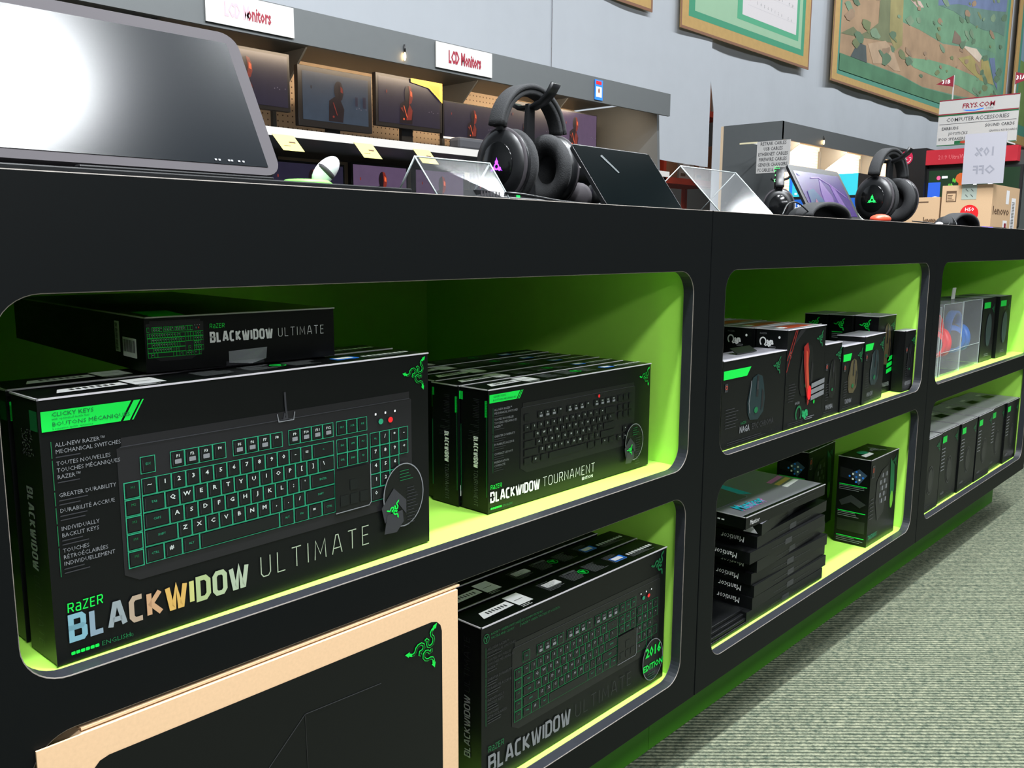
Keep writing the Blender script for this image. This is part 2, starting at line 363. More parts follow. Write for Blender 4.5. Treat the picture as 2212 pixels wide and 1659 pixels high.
# ------------------------------------------------------------------ carton art
def carton(name, w, d, h, cmat=CARD, worn_lit=True, warp=0):
    b = MB(); b.box(0, 0, 0, w, d, h, cmat)
    if worn_lit:
        e = .0012
        for q in ((0, 0, h, w, 0, h), (0, 0, h, 0, d, h), (0, 0, 0, 0, 0, h)):
            b.box(min(q[0], q[3])-e, min(q[1], q[4])-e, max(0, min(q[2], q[5])-e), max(q[0], q[3])+e, max(q[1], q[4])+e, max(q[2], q[5])+e*.6, CARDW if q[2] == h else CARD)
    F = Fr(b, (0, 0, 0), (1, 0, 0), (0, 0, 1)); L = Fr(b, (0, d, 0), (0, -1, 0), (0, 0, 1)); T = Fr(b, (0, 0, h), (1, 0, 0), (0, 1, 0))
    for f in (F, L, T): f.l = .0006; 
    return b, F, L, T
ROWS = [  # keyboard rows: (y, [(x, w, legend)...]) in key units
 (5.25, [(0, 1, 'ESC')]+[(2+i, 1, 'F%d' % (i+1)) for i in range(4)]+[(6.5+i, 1, 'F%d' % (i+5)) for i in range(4)]+[(11+i, 1, 'F%d' % (i+9)) for i in range(4)]+[(15.25+i, 1, c) for i, c in enumerate(('PRT', 'SCR', 'PSE'))]),
 (4, [(i, 1, c) for i, c in enumerate('~1234567890-=')]+[(13, 2, '<-')]+[(15.25+i, 1, c) for i, c in enumerate(('INS', 'HM', 'PU'))]+[(18.5+i, 1, c) for i, c in enumerate(('NL', '/', '*', '-'))]),
 (3, [(0, 1.5, 'TAB')]+[(1.5+i, 1, c) for i, c in enumerate('QWERTYUIOP[]')]+[(13.5, 1.5, '\\')]+[(15.25+i, 1, c) for i, c in enumerate(('DEL', 'END', 'PD'))]+[(18.5+i, 1, c) for i, c in enumerate('789')]+[(21.5, 1, '+')]),
 (2, [(0, 1.75, 'CAPS')]+[(1.75+i, 1, c) for i, c in enumerate("ASDFGHJKL;'")]+[(12.75, 2.25, 'ENTER')]+[(18.5+i, 1, c) for i, c in enumerate('456')]),
 (1, [(0, 2.25, 'SHIFT')]+[(2.25+i, 1, c) for i, c in enumerate('ZXCVBNM,./')]+[(12.25, 2.75, 'SHIFT')]+[(16.25, 1, '^')]+[(18.5+i, 1, c) for i, c in enumerate('123')]+[(21.5, 1, '')]),
 (0, [(0, 1.25, 'CTRL'), (1.25, 1.25, '#'), (2.5, 1.25, 'ALT'), (3.75, 6.25, ''), (10, 1.25, 'ALT'), (11.25, 1.25, 'FN'), (12.5, 1.25, '='), (13.75, 1.25, 'CTRL')]+[(15.25+i, 1, c) for i, c in enumerate('<v>')]+[(18.5, 2, '0'), (20.5, 1, '.')]),
]
def keyboard(f, x0, y0, w, h, line=PRT, legend=LEG, full=True, cutout=False, lite=False, macro=True, body=KB):
    # body outline
    c = .018
    f.poly([(x0+c, y0), (x0+w-c, y0), (x0+w, y0+c*.6), (x0+w, y0+h*.93), (x0+w-.004, y0+h*.94), (x0+w-.004, y0+h), (x0+.006, y0+h), (x0+.006, y0+h*.94), (x0, y0+h*.93), (x0, y0+c*.6)], body, 1)
    f.rect(x0+.004, y0+h*.935, x0+w-.004, y0+h*.942, PRDG, 2)
    ncol = 22.5 if full else 18.25
    off = 1.1 if macro else .15
    ku = (w*.97)/(ncol+off); kx = x0+w*.012+ku*off; kv = (h*.75)/6.25; ky = y0+h*.1
    if macro:
        for i in range(5):
            yy = ky+i*kv
            if line: f.stroke([(kx-off*ku, yy), (kx-off*ku+ku*.97, yy), (kx-off*ku+ku*.97, yy+kv*.92), (kx-off*ku, yy+kv*.92)], .0013, line, True, 3)
            f.rect(kx-off*ku+.1*ku, yy+.1*kv, kx-off*ku+.88*ku, yy+.86*kv, KEYC, 4)
            if not lite: f.text('M%d' % (5-i), kx-off*ku+.5*ku, yy+.55*kv, kv*.16, PRGD, align='C', k=5)
    for ry, ks in ROWS:
        for (x, wd, lg) in ks:
            if not full and x > 18: continue
            xx, yy = kx+x*ku, ky+ry*kv
            if line: e, lw = (.0005, .0009) if ku > .01 else (.09*ku, .16*ku); f.stroke([(xx+e, yy+e), (xx+wd*ku-e, yy+e), (xx+wd*ku-e, yy+kv-e), (xx+e, yy+kv-e)], lw, line, True, 3)
            f.rect(xx+.1*ku, yy+.1*kv, xx+(wd-.12)*ku, yy+.9*kv, KEYC, 4)
            if not lite:
                f.rect(xx+.14*ku, yy+.18*kv, xx+.17*ku, yy+.8*kv, PRDG, 5)
            if lg and len(lg) < 2:
                f.text(lg, xx+.5*ku, yy+.5*kv, kv*(.24 if lite else .26), legend, align='C', k=5, bold=.02, sx=1.2)
            elif lg.startswith('F') and lg[1:].isdigit():
                f.text(lg, xx+.5*ku, yy+.62*kv, kv*.17, legend, align='C', k=5, bold=.02, sx=1.1)
                if int(lg[1:]) not in (4, 8): f.rrect(xx+.28*ku, yy+.24*kv, xx+.74*ku, yy+.5*kv, .04*ku, PRGY, 5)
            elif lg and not lite: f.text(lg, xx+wd*.5*ku, yy+.5*kv, kv*.14, PRT if line else PRGY, align='C', k=5)
    if full:
        for i, (cc) in enumerate((PRW, RED)): f.ell(kx+(19.6+i*1.0)*ku, ky+5.7*kv, ku*.24, kv*.2, cc if cc is RED else PRT, 5)
        for i in range(3): f.rect(kx+(19+i)*ku, ky+6.2*kv, kx+(19.15+i)*ku, ky+6.35*kv, PRW, 5)
    if cutout:
        ax, ay, bx, by = kx+14.95*ku, ky-.1*kv, kx+18.4*ku, ky+2.85*kv
        f.rect(ax, ay, bx, by, PRK, 6); f.stroke([(ax, ay), (bx-.004, ay), (bx, ay+.004), (bx, by)], .0014, PRGY, k=7)
        for (px, py) in ((15.3, 0), (16.25, 0), (17.2, 0), (16.25, 1)): f.rect(kx+(px+.1)*ku, ky+(py+.3)*kv, kx+(px+.85)*ku, ky+(py+1.05)*kv, KEYC, 7)
FOIL = [mat('foil_%d' % i, c, .3, metal=.35) for i, c in enumerate(((120, 165, 180), (130, 150, 165), (140, 150, 155), (170, 150, 130), (190, 150, 115), (205, 165, 90), (190, 190, 120), (165, 180, 130), (165, 180, 145), (165, 178, 155)))]
def brand(f, x, y, h, m=PRG): f.word('RaZER', x, y, h, .13, m, sx=.95, gap=.16, shear=.03, k=4)
def top_print(T, w, d, side=1, sticker=True):
    if sticker:
        T.poly([(.03, d*.3), (.115, d*.36), (.115, d*.66), (.04, d*.62)], STICK, 2)
        for i in range(7): T.rect(.05+i*.008, d*.42, .054+i*.008, d*.55, STBAR, 3)
        T.poly([(.12, d*.25), (.16, d*.25), (.16, d*.85), (.12, d*.85)], STICK, 2)
        T.rect(.127, d*.5, .15, d*.52, STBAR, 3)
        T.para(.12, d*.2, .03, 2, PRW, .005, .0012, 2)
    xx = w*.36
    while xx < w*.72:
        T.para(xx, d*.78, w*.09, 9, PRGY, d*.06, .0015, 2); xx += w*.12
    T.ring(w*.57, d*.5, .012, .012, .002, PRG, 3); T.poly([(w*.57-.008, d*.5+.006), (w*.57+.008, d*.5+.006), (w*.57, d*.5-.009)], PRG, 3)
    T.rect(w*.5, d*.7, w*.56, d*.8, PRGY, 2)
    T.rrect(w*.73, d*.3, w*.8, d*.6, .003, BLUE, 2); T.rect(w*.735, d*.36, w*.785, d*.54, STICK, 3)
    for i in range(9): T.rect(w*.82+i*.0105, d*.38, w*.82+i*.0105+.007, d*.5, PRW, 2)
    T.para(w*.82, d*.34, w*.14, 3, PRGY, d*.05, .0014, 2)
def badge(f, cx, cy, rx, txt=None):
    f.ell(cx, cy, rx, rx*1.22, PRK, 8); f.ring(cx, cy, rx, rx*1.22, .0018, PRGY, 9)
    if txt:
        f.text('2016', cx, cy+.012, rx*.55, PRG, align='C', k=10, bold=.03); f.text('EDITION', cx, cy-.02, rx*.36, PRG, align='C', k=10, bold=.03)
        f.para(cx-rx*.5, cy-.03, rx, 3, PRGD, .006, .001, 10)
    else:
        f.poly([(cx-rx*1.1, cy-rx*.3), (cx-rx*.5, cy+rx*.35), (cx+rx*.1, cy-rx*.2), (cx+.1*rx, cy-rx*.75), (cx-rx*.35, cy-rx*.2), (cx-rx*.95, cy-rx*.9)], PRDG, 10)
        f.poly([(cx-rx, cy-rx*1.3), (cx-rx*.85, cy-rx*.6), (cx-rx*.1, cy-rx*.55), (cx-rx*.05, cy-rx*1.0), (cx-rx*.4, cy-rx*1.35)], PRDG, 11)
        snake(f, cx-rx*.5, cy-rx*.45, rx*.3, PRG, False, 12)
        f.para(cx-rx*.2, cy+rx*.95, rx*.7, 4, PRGD, .005, .001, 10); f.para(cx+rx*.15, cy+rx*.25, rx*.55, 12, PRDG, .0052, .001, 10)
LEFTCOPY = (('ALL-NEW RAZER\u2122', 'MECHANICAL SWITCHES'), ('TOUTES NOUVELLES', 'TOUCHES M\u00c9CANIQUES', 'RAZER\u2122'), ('GREATER DURABILITY',), ('DURABILIT\u00c9 ACCRUE',))
def leftcopy(f, x, y, s, extra, m=PRGY):
    yy = y
    for bi, blk in enumerate(LEFTCOPY+extra):
        y0 = yy
        for ln in blk: f.text(ln, x, yy, .0068*s, m, k=2, sx=.95); yy -= .0105*s
        f.para(x, yy+.006*s, .05*s, 1 if bi < 2 else 2, PRDG, .0065*s, .0018*s, 2); yy -= .008*s if bi in (0,) else .014*s
        if bi in (1, 3, 5) : yy -= .004*s
        f.rect(x-.006*s, yy+.012*s, x-.0048*s, y0+.009*s, PRGD, 2)
def ultimate(d=.076):
    w, h = .586, .311
    b, F, L, T = carton('keyboard_carton', w, d, h)
    F.poly([(.002, h-.037), (.002, h-.014), (.104, h-.014), (.09, h-.037)], PRG, 2)
    F.poly([(.093, h-.037), (.101, h-.037), (.115, h-.014), (.107, h-.014)], PRG, 2); F.poly([(.1035, h-.037), (.1055, h-.037), (.1195, h-.014), (.1175, h-.014)], PRG, 2)
    F.text('CLICKY KEYS', .013, h-.0205, .0048, PRGD, k=3, sx=1.2); F.text('with optimized tactile feel', .013, h-.0245, .0024, PRGD, k=3, sx=1.2)
    F.text('BOUTONS M\u00c9CANIQUES', .013, h-.0315, .0048, PRGD, k=3, sx=1.2); F.text('\u00e0 sensation tactile optimis\u00e9e', .013, h-.0355, .0024, PRGD, k=3, sx=1.2)
    leftcopy(F, .0145, .2555, .74, (('INDIVIDUALLY', 'BACKLIT KEYS'), ('TOUCHES', 'R\u00c9TRO\u00c9CLAIR\u00c9ES', 'INDIVIDUELLEMENT')))
    keyboard(F, .083, .075, .466, .179, cutout=True)
    F.stroke([(.3165, .252), (.3145, .244), (.3195, .244), (.3175, .262), (.317, .281)], .003, PRDG, k=3)
    F.stroke([(.304, .252), (.306, .241), (.33, .241), (.332, .252)], .0013, PRGY, k=3)
    badge(F, .527, .092, .042); snake(F, .562, .281, .023, PRG)
    brand(F, .014, .0605, .0105)
    F.word('BLACKWIDOW', .0135, .027, .0275, .23, PRW, gap=.1, k=4, mfun=lambda i: FOIL[i], fit=.236)
    F.word('ULTIMATE', .268, .030, .0285, .05, PRGY, gap=.36, k=4, mfun=lambda i: FOIL[9], fit=.19)
    for i in range(6): F.rrect(.015+i*.0055, .008, .0197+i*.0055, .012, .001, PRG, 2)
    F.text('ENGLISH', .05, .0075, .006, PRGD, k=2, sx=1.1); F.text('(US)', .079, .0075, .004, PRGD, k=2)
    L.rect(d-.024, h-.037, d-.001, h-.014, PRGD, 1)
    G = L.sub(d*.5-.008, h-.105, -90); G.word('BLACKWIDOW', 0, 0, .0145, .2, PRGY, gap=.1, k=2, fit=.1); G.word('ULTIMATE', .107, 0, .0145, .05, PRDG, gap=.22, k=2, fit=.085)
    for i in range(70): x = random.uniform(d*.35, d*.75); z = random.uniform(.0, h-.15)*.2+h-.11; L.rect(x, z+.04, x+.0012, z+.0415, PRGY, 2)
    top_print(T, w, d); return b
def tournament(d=.07):
    w, h = .508, .2265
    b, F, L, T = carton('keyboard_carton', w, d, h)
    F.poly([(.002, h-.024), (.002, h-.009), (.083, h-.009), (.073, h-.024)], PRG, 2); F.poly([(.0755, h-.024), (.0775, h-.024), (.0875, h-.009), (.0855, h-.009)], PRG, 2); F.poly([(.0795, h-.024), (.0815, h-.024), (.0915, h-.009), (.0895, h-.009)], PRG, 2)
    F.text('CLICKY KEYS', .011, h-.0145, .0036, PRGD, k=3, sx=1.15); F.text('BOUTONS M\u00c9CANIQUES', .011, h-.021, .0036, PRGD, k=3, sx=1.1)
    leftcopy(F, .0145, .187, .62, (('COMPACT LAYOUT',), ('PR\u00c9SENTATION', 'COMPACTE')))
    keyboard(F, .085, .058, .365, .134, line=None, full=False, macro=False, lite=True, body=mat('print_keyboard_dark', (13, 13, 15), .35))
    F.ell(.318, .178, .003, .0035, RED, 8, 8)
    badge(F, .446, .062, .033); snake(F, .489, .2, .018, PRG, True)
    brand(F, .004, .0445, .0075)
    F.word('BLACKWIDOW', .003, .021, .017, .2, PRW, gap=.1, k=4, fit=.136); F.word('TOURNAMENT', .148, .0215, .018, .05, PRW, gap=.28, k=4, fit=.163)
    F.text('EDITION', .27, .01, .0065, PRW, k=2, sx=1.05)
    for i in range(6): F.rrect(.005+i*.005, .006, .0093+i*.005, .0098, .001, PRG, 2)
    F.text('ENGLISH', .037, .0055, .0048, PRGD, k=2)
    L.rect(0, h-.024, .006, h-.009, PRG, 1); L.rect(0, .03, .0016, h-.07, PRGD, 1); L.rect(d-.008, h-.05, d-.002, h-.02, PRG, 1); L.rect(d-.004, .03, d-.002, h-.05, PRGD, 1)
    G = L.sub(d*.5-.0, h-.088, -90); G.word('BLACKWIDOW', 0, 0, .0095, .2, PRW, gap=.1, k=2, fit=.058); G.word('TOURNAMENT', .062, 0, .0095, .05, PRGY, gap=.22, k=2, fit=.068)
    for i in range(26): L.rect(d*.92, h-.02-i*.003, d*.95, h-.0185-i*.003, PRDG, 1); L.rect(d*.25+random.random()*.03, h-.02-i*.003, d*.25+.03, h-.019-i*.003, PRDG, 1)
    top_print(T, w, d); return b
def ultimate16(d=.076):
    w, h = .59, .309
    b, F, L, T = carton('keyboard_carton', w, d, h)
    F.ring(.012, h-.023, .0075, .009, .0013, PRGD, 2); F.rect(.008, h-.022, .016, h-.019, PRGD, 2); F.rect(.0107, h-.029, .0133, h-.019, PRGD, 2)
    F.text('RAZER\u2122 GREEN SWITCHES', .023, h-.02, .0045, PRGD, k=2); F.text('TACTILE AND CLICKY', .023, h-.0275, .0045, PRGD, k=2)
    F.rect(.1, h-.029, .101, h-.013, PRGD, 2); F.text('LES COMMUTATEURS', .104, h-.02, .0045, PRGD, k=2); F.text('RAZER\u2122 GREEN TACTILES ET \u00abCLICKY\u00bb', .104, h-.0275, .0045, PRGD, k=2)
    leftcopy(F, .0145, .262, .74, (('INDIVIDUALLY', 'BACKLIT KEYS'), ('TOUCHES', 'R\u00c9TRO\u00c9CLAIR\u00c9ES')), PRDG)
    keyboard(F, .08, .078, .487, .176, line=PRGD, legend=PRGY, cutout=True, lite=False, body=mat('print_keyboard_dark', (13, 13, 15), .35))
    badge(F, .54, .06, .04, '2016'); snake(F, .56, .278, .024, PRGD, False)
    brand(F, .016, .066, .0105, PRGD)
    F.word('BLACKWIDOW', .015, .028, .0285, .2, PRGY, gap=.1, k=4, fit=.237); F.word('ULTIMATE', .268, .031, .028, .045, PRDG, gap=.34, k=4, fit=.193)
    G = L.sub(d*.62, .05, 90); G.word('BLACKWIDOW', 0, 0, .0135, .2, PRGY, gap=.1, k=2, fit=.12); G.word('ULTIMATE', .128, 0, .0135, .05, PRDG, gap=.26, k=2, fit=.105)
    top_print(T, w, d); T.rrect(.22, d*.45, .265, d*.72, .004, STICK, 2); return b
GU = 'large keyboard cartons in the upper bay'
ub = ultimate().build('keyboard_carton', bevel=0)
place(ub, (.346, .030, .6855), 1.6); tag(ub, 'large black keyboard carton standing in front at left, foil lettering and green snake logo', 'box', GU)
dup(ub, (.345, .124, .6855), 1.0, 'large keyboard carton half hidden behind and left of the front foil-lettered one', GU)
# carton lying flat on top
w, d, h = .282, .585, .072
b, F, L, T = carton('keyboard_carton', w, d, h)
GR = mat('carton_sheen_grey', (120, 112, 116), .35)
keyboard(F, -.0, .014, .078, .053, macro=False, lite=True, line=PRG)
brand(F, .086, .0535, .0055); F.word('BLACKWIDOW', .0855, .035, .012, .24, PRW, gap=.1, k=4, fit=.094); F.word('ULTIMATE', .188, .0355, .012, .06, PRW, gap=.3, k=4, fit=.075)
F.rect(.108, .0, .165, .006, PRDG, 2)
L.rect(d-.105, .02, d-.088, .062, STICK, 1); 
for i in range(22): L.rect(d-.102, .0225+i*.0017, d-.093, .0233+i*.0017+random.random()*.0005, STBAR, 2)
L.rrect(d-.078, .016, d-.03, .042, .001, STICK, 1); L.bars(d-.078, .018, d-.03, .042)
L.para(d-.078, .05, .03, 2, PRDG, .004, .0012, 1)
T.poly([(.012, .003), (.055, .003), (.07, .10), (.02, .10)], PRG, 1)
T.poly([(.15, .2), (.22, .3), (.1, .45), (.05, .3)], PRK, 1)
o = b.build('keyboard_carton'); place(o, (.511, .118, 1.0), -3.5); tag(o, 'keyboard carton lying flat on top of the standing one, barcodes on its end', 'box', GU)
b = MB(); f = Fr(b, (.118, 0, 0), (1, 0, 0), (0, 0, 1), .0012)
b.add([(.112, -.002, .02), (.17, -.002, .022), (.168, -.002, .006), (.145, -.006, .001), (.112, -.002, .004)], [(0, 1, 2, 3, 4)], clear('clear_tape', .25, .15))
b.build('torn_tape', o)['label'] = 'crumpled clear tape strip'
tb = tournament().build('keyboard_carton'); GT = 'compact keyboard cartons standing in a row'
TL = ['compact keyboard carton at the front of its row of black cartons', 'compact keyboard carton second from the front of its row', 'compact keyboard carton third from the front of its row', 'compact keyboard carton fourth from the front of its row', 'compact keyboard carton at the back of its row by the shelf rear']
for i, (x, y, rz) in enumerate(((1.104, .080, 0), (1.100, .153, 0), (1.112, .229, 0), (1.097, .302, 0), (1.104, .376, 0))):
    if i == 0: place(tb, (x, y, .6855), rz); tag(tb, TL[0], 'box', GT)
    else: dup(tb, (x, y, .6855), rz, TL[i])
vb = ultimate16().build('keyboard_carton'); G6 = 'keyboard cartons in the lower bay'
VL = ['large keyboard carton in lower bay with round 2016 edition badge on its face', 'keyboard carton directly behind the round-badged one in the lower bay', 'rearmost keyboard carton in the lower bay behind two others']
for i, (x, y) in enumerate(((1.044, .038), (1.046, .124), (1.01, .208))):
    if i == 0: place(vb, (x, y, .1895), 0); tag(vb, VL[0], 'box', G6)
    else: dup(vb, (x, y, .1895), -.3 if i == 1 else 0, VL[i])
# big kraft-edged carton in front of the lower bay
t = thing('shipping_carton', 'big flat carton with bare tan cardboard rim around a black panel, lower left', 'box', (.305, -.004, 0), 0)
b = MB(); b.box(0, 0, .192, .642, .0028, .611, KRAFT); b.prism([(.06, .1895), (.582, .1895), (.642, .25), (.642, .611), (.05, .611), (0, .56), (0, .25)], (.0028, .09), KRAFT, 'y')
b.box(.05, .014, .611, .646, .09, .6128, KRAFT); b.box(.05, .004, .6135, .65, .012, .6165, KRAFT)
b.build('carton_body', t)
b = MB(); f = Fr(b, (0, 0, 0), (1, 0, 0), (0, 0, 1), .0008); f.rrect(.055, .2, .606, .574, .022, CARD, 1); snake(f, .57, .535, .032, PRG, True, 3)
f.stroke([(.24, .42), (.345, .515), (.48, .51)], .0012, PRDG, k=2); f.stroke([(.345, .515), (.35, .25)], .001, KB, k=2)
b.build('printed_panel', t)['label'] = 'black printed panel with green snake logo'
# ------------------------------------------------------------------ small cartons, middle counter
TEALM = mat('print_mouse_teal', (17, 34, 38), .3); TAN = mat('print_mouse_tan', (72, 64, 42), .35); SMK = mat('print_smoke', (45, 60, 62), .4)
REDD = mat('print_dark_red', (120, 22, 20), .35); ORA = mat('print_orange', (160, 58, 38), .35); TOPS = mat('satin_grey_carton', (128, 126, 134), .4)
def small(w, d, h, tagm=None, mouse=TEALM, name='', top=None, namem=PRGY, red=False, bars=None, tagright=False, leftlogo=False, side=None, my=.5, worn_lit=True):
    b, F, L, T = carton('mouse_carton', w, d, h, worn_lit=worn_lit)
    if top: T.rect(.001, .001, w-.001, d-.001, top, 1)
    if tagm: F.poly([(.004, h-.024), (.004, h-.045), (w*.36, h-.045), (w*.42, h-.024)], tagm, 2)
    q = min(w, .2); X = lambda u: w*.52+u*q; Y = lambda v: h*my+v*h
    F.poly([(X(-.14), Y(-.24)), (X(.06), Y(-.26)), (X(.2), Y(-.18)), (X(.23), Y(-.02)), (X(.19), Y(.14)), (X(.14), Y(.25)), (X(.02), Y(.28)), (X(-.1), Y(.25)), (X(-.17), Y(.12)), (X(-.22), Y(-.02)), (X(-.2), Y(-.16))], mouse, 2)
    F.poly([(X(-.01), Y(.02)), (X(.05), Y(.02)), (X(.05), Y(.26)), (X(.0), Y(.27))], KB, 3); F.rrect(X(.0), Y(.1), X(.04), Y(.2), .002, PRDG, 4)
    F.stroke([(X(-.15), Y(.22)), (X(-.16), Y(.1)), (X(-.19), Y(-.04)), (X(-.16), Y(-.16))], .0022, PRGY if mouse is TEALM else PRDG, k=4)
    F.poly([(X(.13), Y(-.16)), (X(.19), Y(-.1)), (X(.19), Y(.06)), (X(.14), Y(.1))], KB, 3); F.ell(X(0), Y(-.14), .05*q, .04*q, PRGD, 4, 10)
    snake(F, w*.86, h-.035, .02, PRGD, False, 2)
    F.para(.02, h*.45, w*.2, 7, PRDG, .0075, .0018, 2)
    F.rrect(.012, h-.075, .026, h-.055, .002, PRDG, 2); F.ring(.019, h-.064, .005, .005, .0018, ORA, 3)
    if name: F.text(name, w*.2, .02, .014, namem, sx=.75, bold=.02, k=2)
    F.para(w*.1, .014, w*.6, 2, PRDG, .005, .0014, 2)
    if bars:
        for i in range(3): F.poly([(w*.6, h*.24+i*.02), (w*.97, h*.27+i*.02), (w*.97, h*.27+.014+i*.02), (w*.6, h*.24+.014+i*.02)], bars, 2)
    if leftlogo:
        snake(L, d*.5, h-.03, .018, PRG, False, 2); L.rect(d*.12, h-.058, d*.6, h-.0555, PRG, 2); L.para(d*.12, h-.062, d*.6, 3, PRGY, .006, .0018, 2)
    return b, F, L, T
GM = 'mouse cartons in the upper bay'
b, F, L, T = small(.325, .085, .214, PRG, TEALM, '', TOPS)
F.text('RAZER', .095, .05, .007, PRGD, k=2); F.text('NAGA', .09, .03, .016, PRGY, sx=.8, bold=.03, k=3); F.text('EPIC CHROMA', .152, .03, .016, PRDG, sx=.8, k=3)
o = b.build('mouse_carton'); place(o, (1.835, .029, .6855)); tag(o, 'wide mouse carton with pale grey top and hang tab, leftmost in front', 'box', GM)
b = MB(); b.prism([(.10, 0), (.19, 0), (.19, .006), (.145, .006), (.13, .012), (.115, .006), (.10, .006)], (.03, .055), PLAS, 'z'); 
b.v = [Vector((p.x, p.z, .2155+p.y*1.2)) if False else p for p in b.v]
b.v = []; b.f = []; b.m = []; b.sm = []
b.obox((.13, .035, .216), (.1, .0, 0), (0, .022, .012), (0, -.001, .0018), PLAS); b.build('hang_tab', o)['label'] = 'black plastic hang tab'
def naga():
    b, F, L, T = small(.235, .088, .265, None, PRK, '', TOPS, my=.55)
    F.poly([(.0, .13), (.02, .21), (.11, .265-.002), (.075, .262), (.004, .2)], KB, 1)
    for q in (0, .03): F.stroke([(.0, .155+q), (.055-q*.3, .262)], .003, REDD, k=3)
    F.poly([(.095, .215), (.118, .225), (.13, .2), (.125, .13), (.145, .06), (.135, .05), (.112, .12), (.1, .17)], REDD, 5); F.poly([(.108, .205), (.118, .2), (.14, .1), (.142, .07), (.13, .08), (.115, .14)], ORA, 6)
    F.ell(.14, .085, .012, .02, RED, 7)
    for i in range(3): F.poly([(.15, .062+i*.017), (.233, .07+i*.017), (.233, .083+i*.017), (.15, .075+i*.017)], PRGY, 8)
    F.ring(.085, .034, .019, .022, .006, PRGD, 3, a0=-50, a1=230); F.text('aga', .108, .022, .026, mat('print_mid_green', (22, 140, 82), .4), sx=.75, bold=.05, k=3); F.ell(.178, .056, .005, .006, PRG, 3)
    F.text('RAZER', .06, .061, .007, PRGY, k=3); F.para(.13, .018, .06, 2, PRGY, .005, .002, 3)
    L.text('RAZER', .01, .251, .005, PRGY, k=3); L.ring(.02, .232, .010, .012, .0035, PRW, 3, a0=-60, a1=240); L.stroke([(.026, .221), (.033, .224), (.038, .219)], .003, PRW, k=3)
    L.text('aga', .031, .226, .016, PRW, sx=.66, bold=.05, k=3); L.ell(.066, .245, .003, .0035, PRW, 3); L.para(.038, .220, .028, 2, PRGY, .004, .0018, 2)
    T.poly([(.03, .02), (.2, .02), (.18, .06), (.06, .07)], ORA, 2); T.rect(.02, .03, .06, .05, STICK, 3); T.rect(.1, .012, .235, .016, STICK, 3)
    return b
nb = naga().build('mouse_carton'); place(nb, (2.163, .029, .6855)); tag(nb, 'tall mouse carton with red-lit mouse and red stripes, at the front of its row', 'box', GM)
dup(nb, (2.16, .122, .6855), 0, 'tall red-striped mouse carton second in its row'); dup(nb, (2.172, .215, .6855), 0, 'tall red-striped mouse carton third in its row'); dup(nb, (2.16, .308, .6855), 0, 'tall red-striped mouse carton last in its row')
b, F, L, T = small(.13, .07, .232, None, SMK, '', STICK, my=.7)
F.rect(.002, .1, .128, .22, mat('print_silver', (150, 152, 155), .4), 4); F.rect(.0, .205, .13, .209, PRG, 5); 
for i in range(6): F.rect(.075+i*.007, .11, .079+i*.007, .17, STBAR, 6)
o = b.build('mouse_carton'); place(o, (1.93, .16, .6855), 0); tag(o, 'silver and white carton standing behind the wide grey-topped one at far left', 'box', GM)
for args, loc, rz, lb in (
    (dict(w=.118, d=.08, h=.208, mouse=PRK, name='MAMBA', top=TOPS), (2.402, .031, .6855), 0, 'narrow black mouse carton just right of the red-striped one'),
    (dict(w=.158, d=.08, h=.193, tagm=PRG, mouse=TAN, name='TAIPAN', top=TOPS), (2.525, .029, .6855), 0.6, 'short mouse carton showing a tan mouse, green tag above it'),
    (dict(w=.19, d=.085, h=.21, tagm=PRG, mouse=TEALM, name='OROCHI', top=TOPS), (2.688, .029, .6855), 3, 'mouse carton with green tag and teal mouse, turned slightly'),
    (dict(w=.098, d=.036, h=.204, mouse=PRK, name='ABYSSUS', top=TOPS), (3.03, .029, .6855), 0, 'thin dark mouse carton rightmost in the middle upper bay')):
    b, F, L, T = small(**args); o = b.build('mouse_carton'); place(o, loc, rz); tag(o, lb, 'box', GM)
b, F, L, T = small(.155, .075, .257, None, TAN, 'DEATHADDER', TOPS, leftlogo=True, bars=PRG, my=.62)
o = b.build('mouse_carton'); place(o, (2.895, .07, .6855)); tag(o, 'tall carton with green side logo, nearest of three at the right', 'box', GM)
dup(o, (2.885, .152, .6855), 0, 'tall carton with green side logo, middle of three at the right'); dup(o, (2.875, .234, .6855), 0, 'tall carton with green side logo, farthest of three at the right')
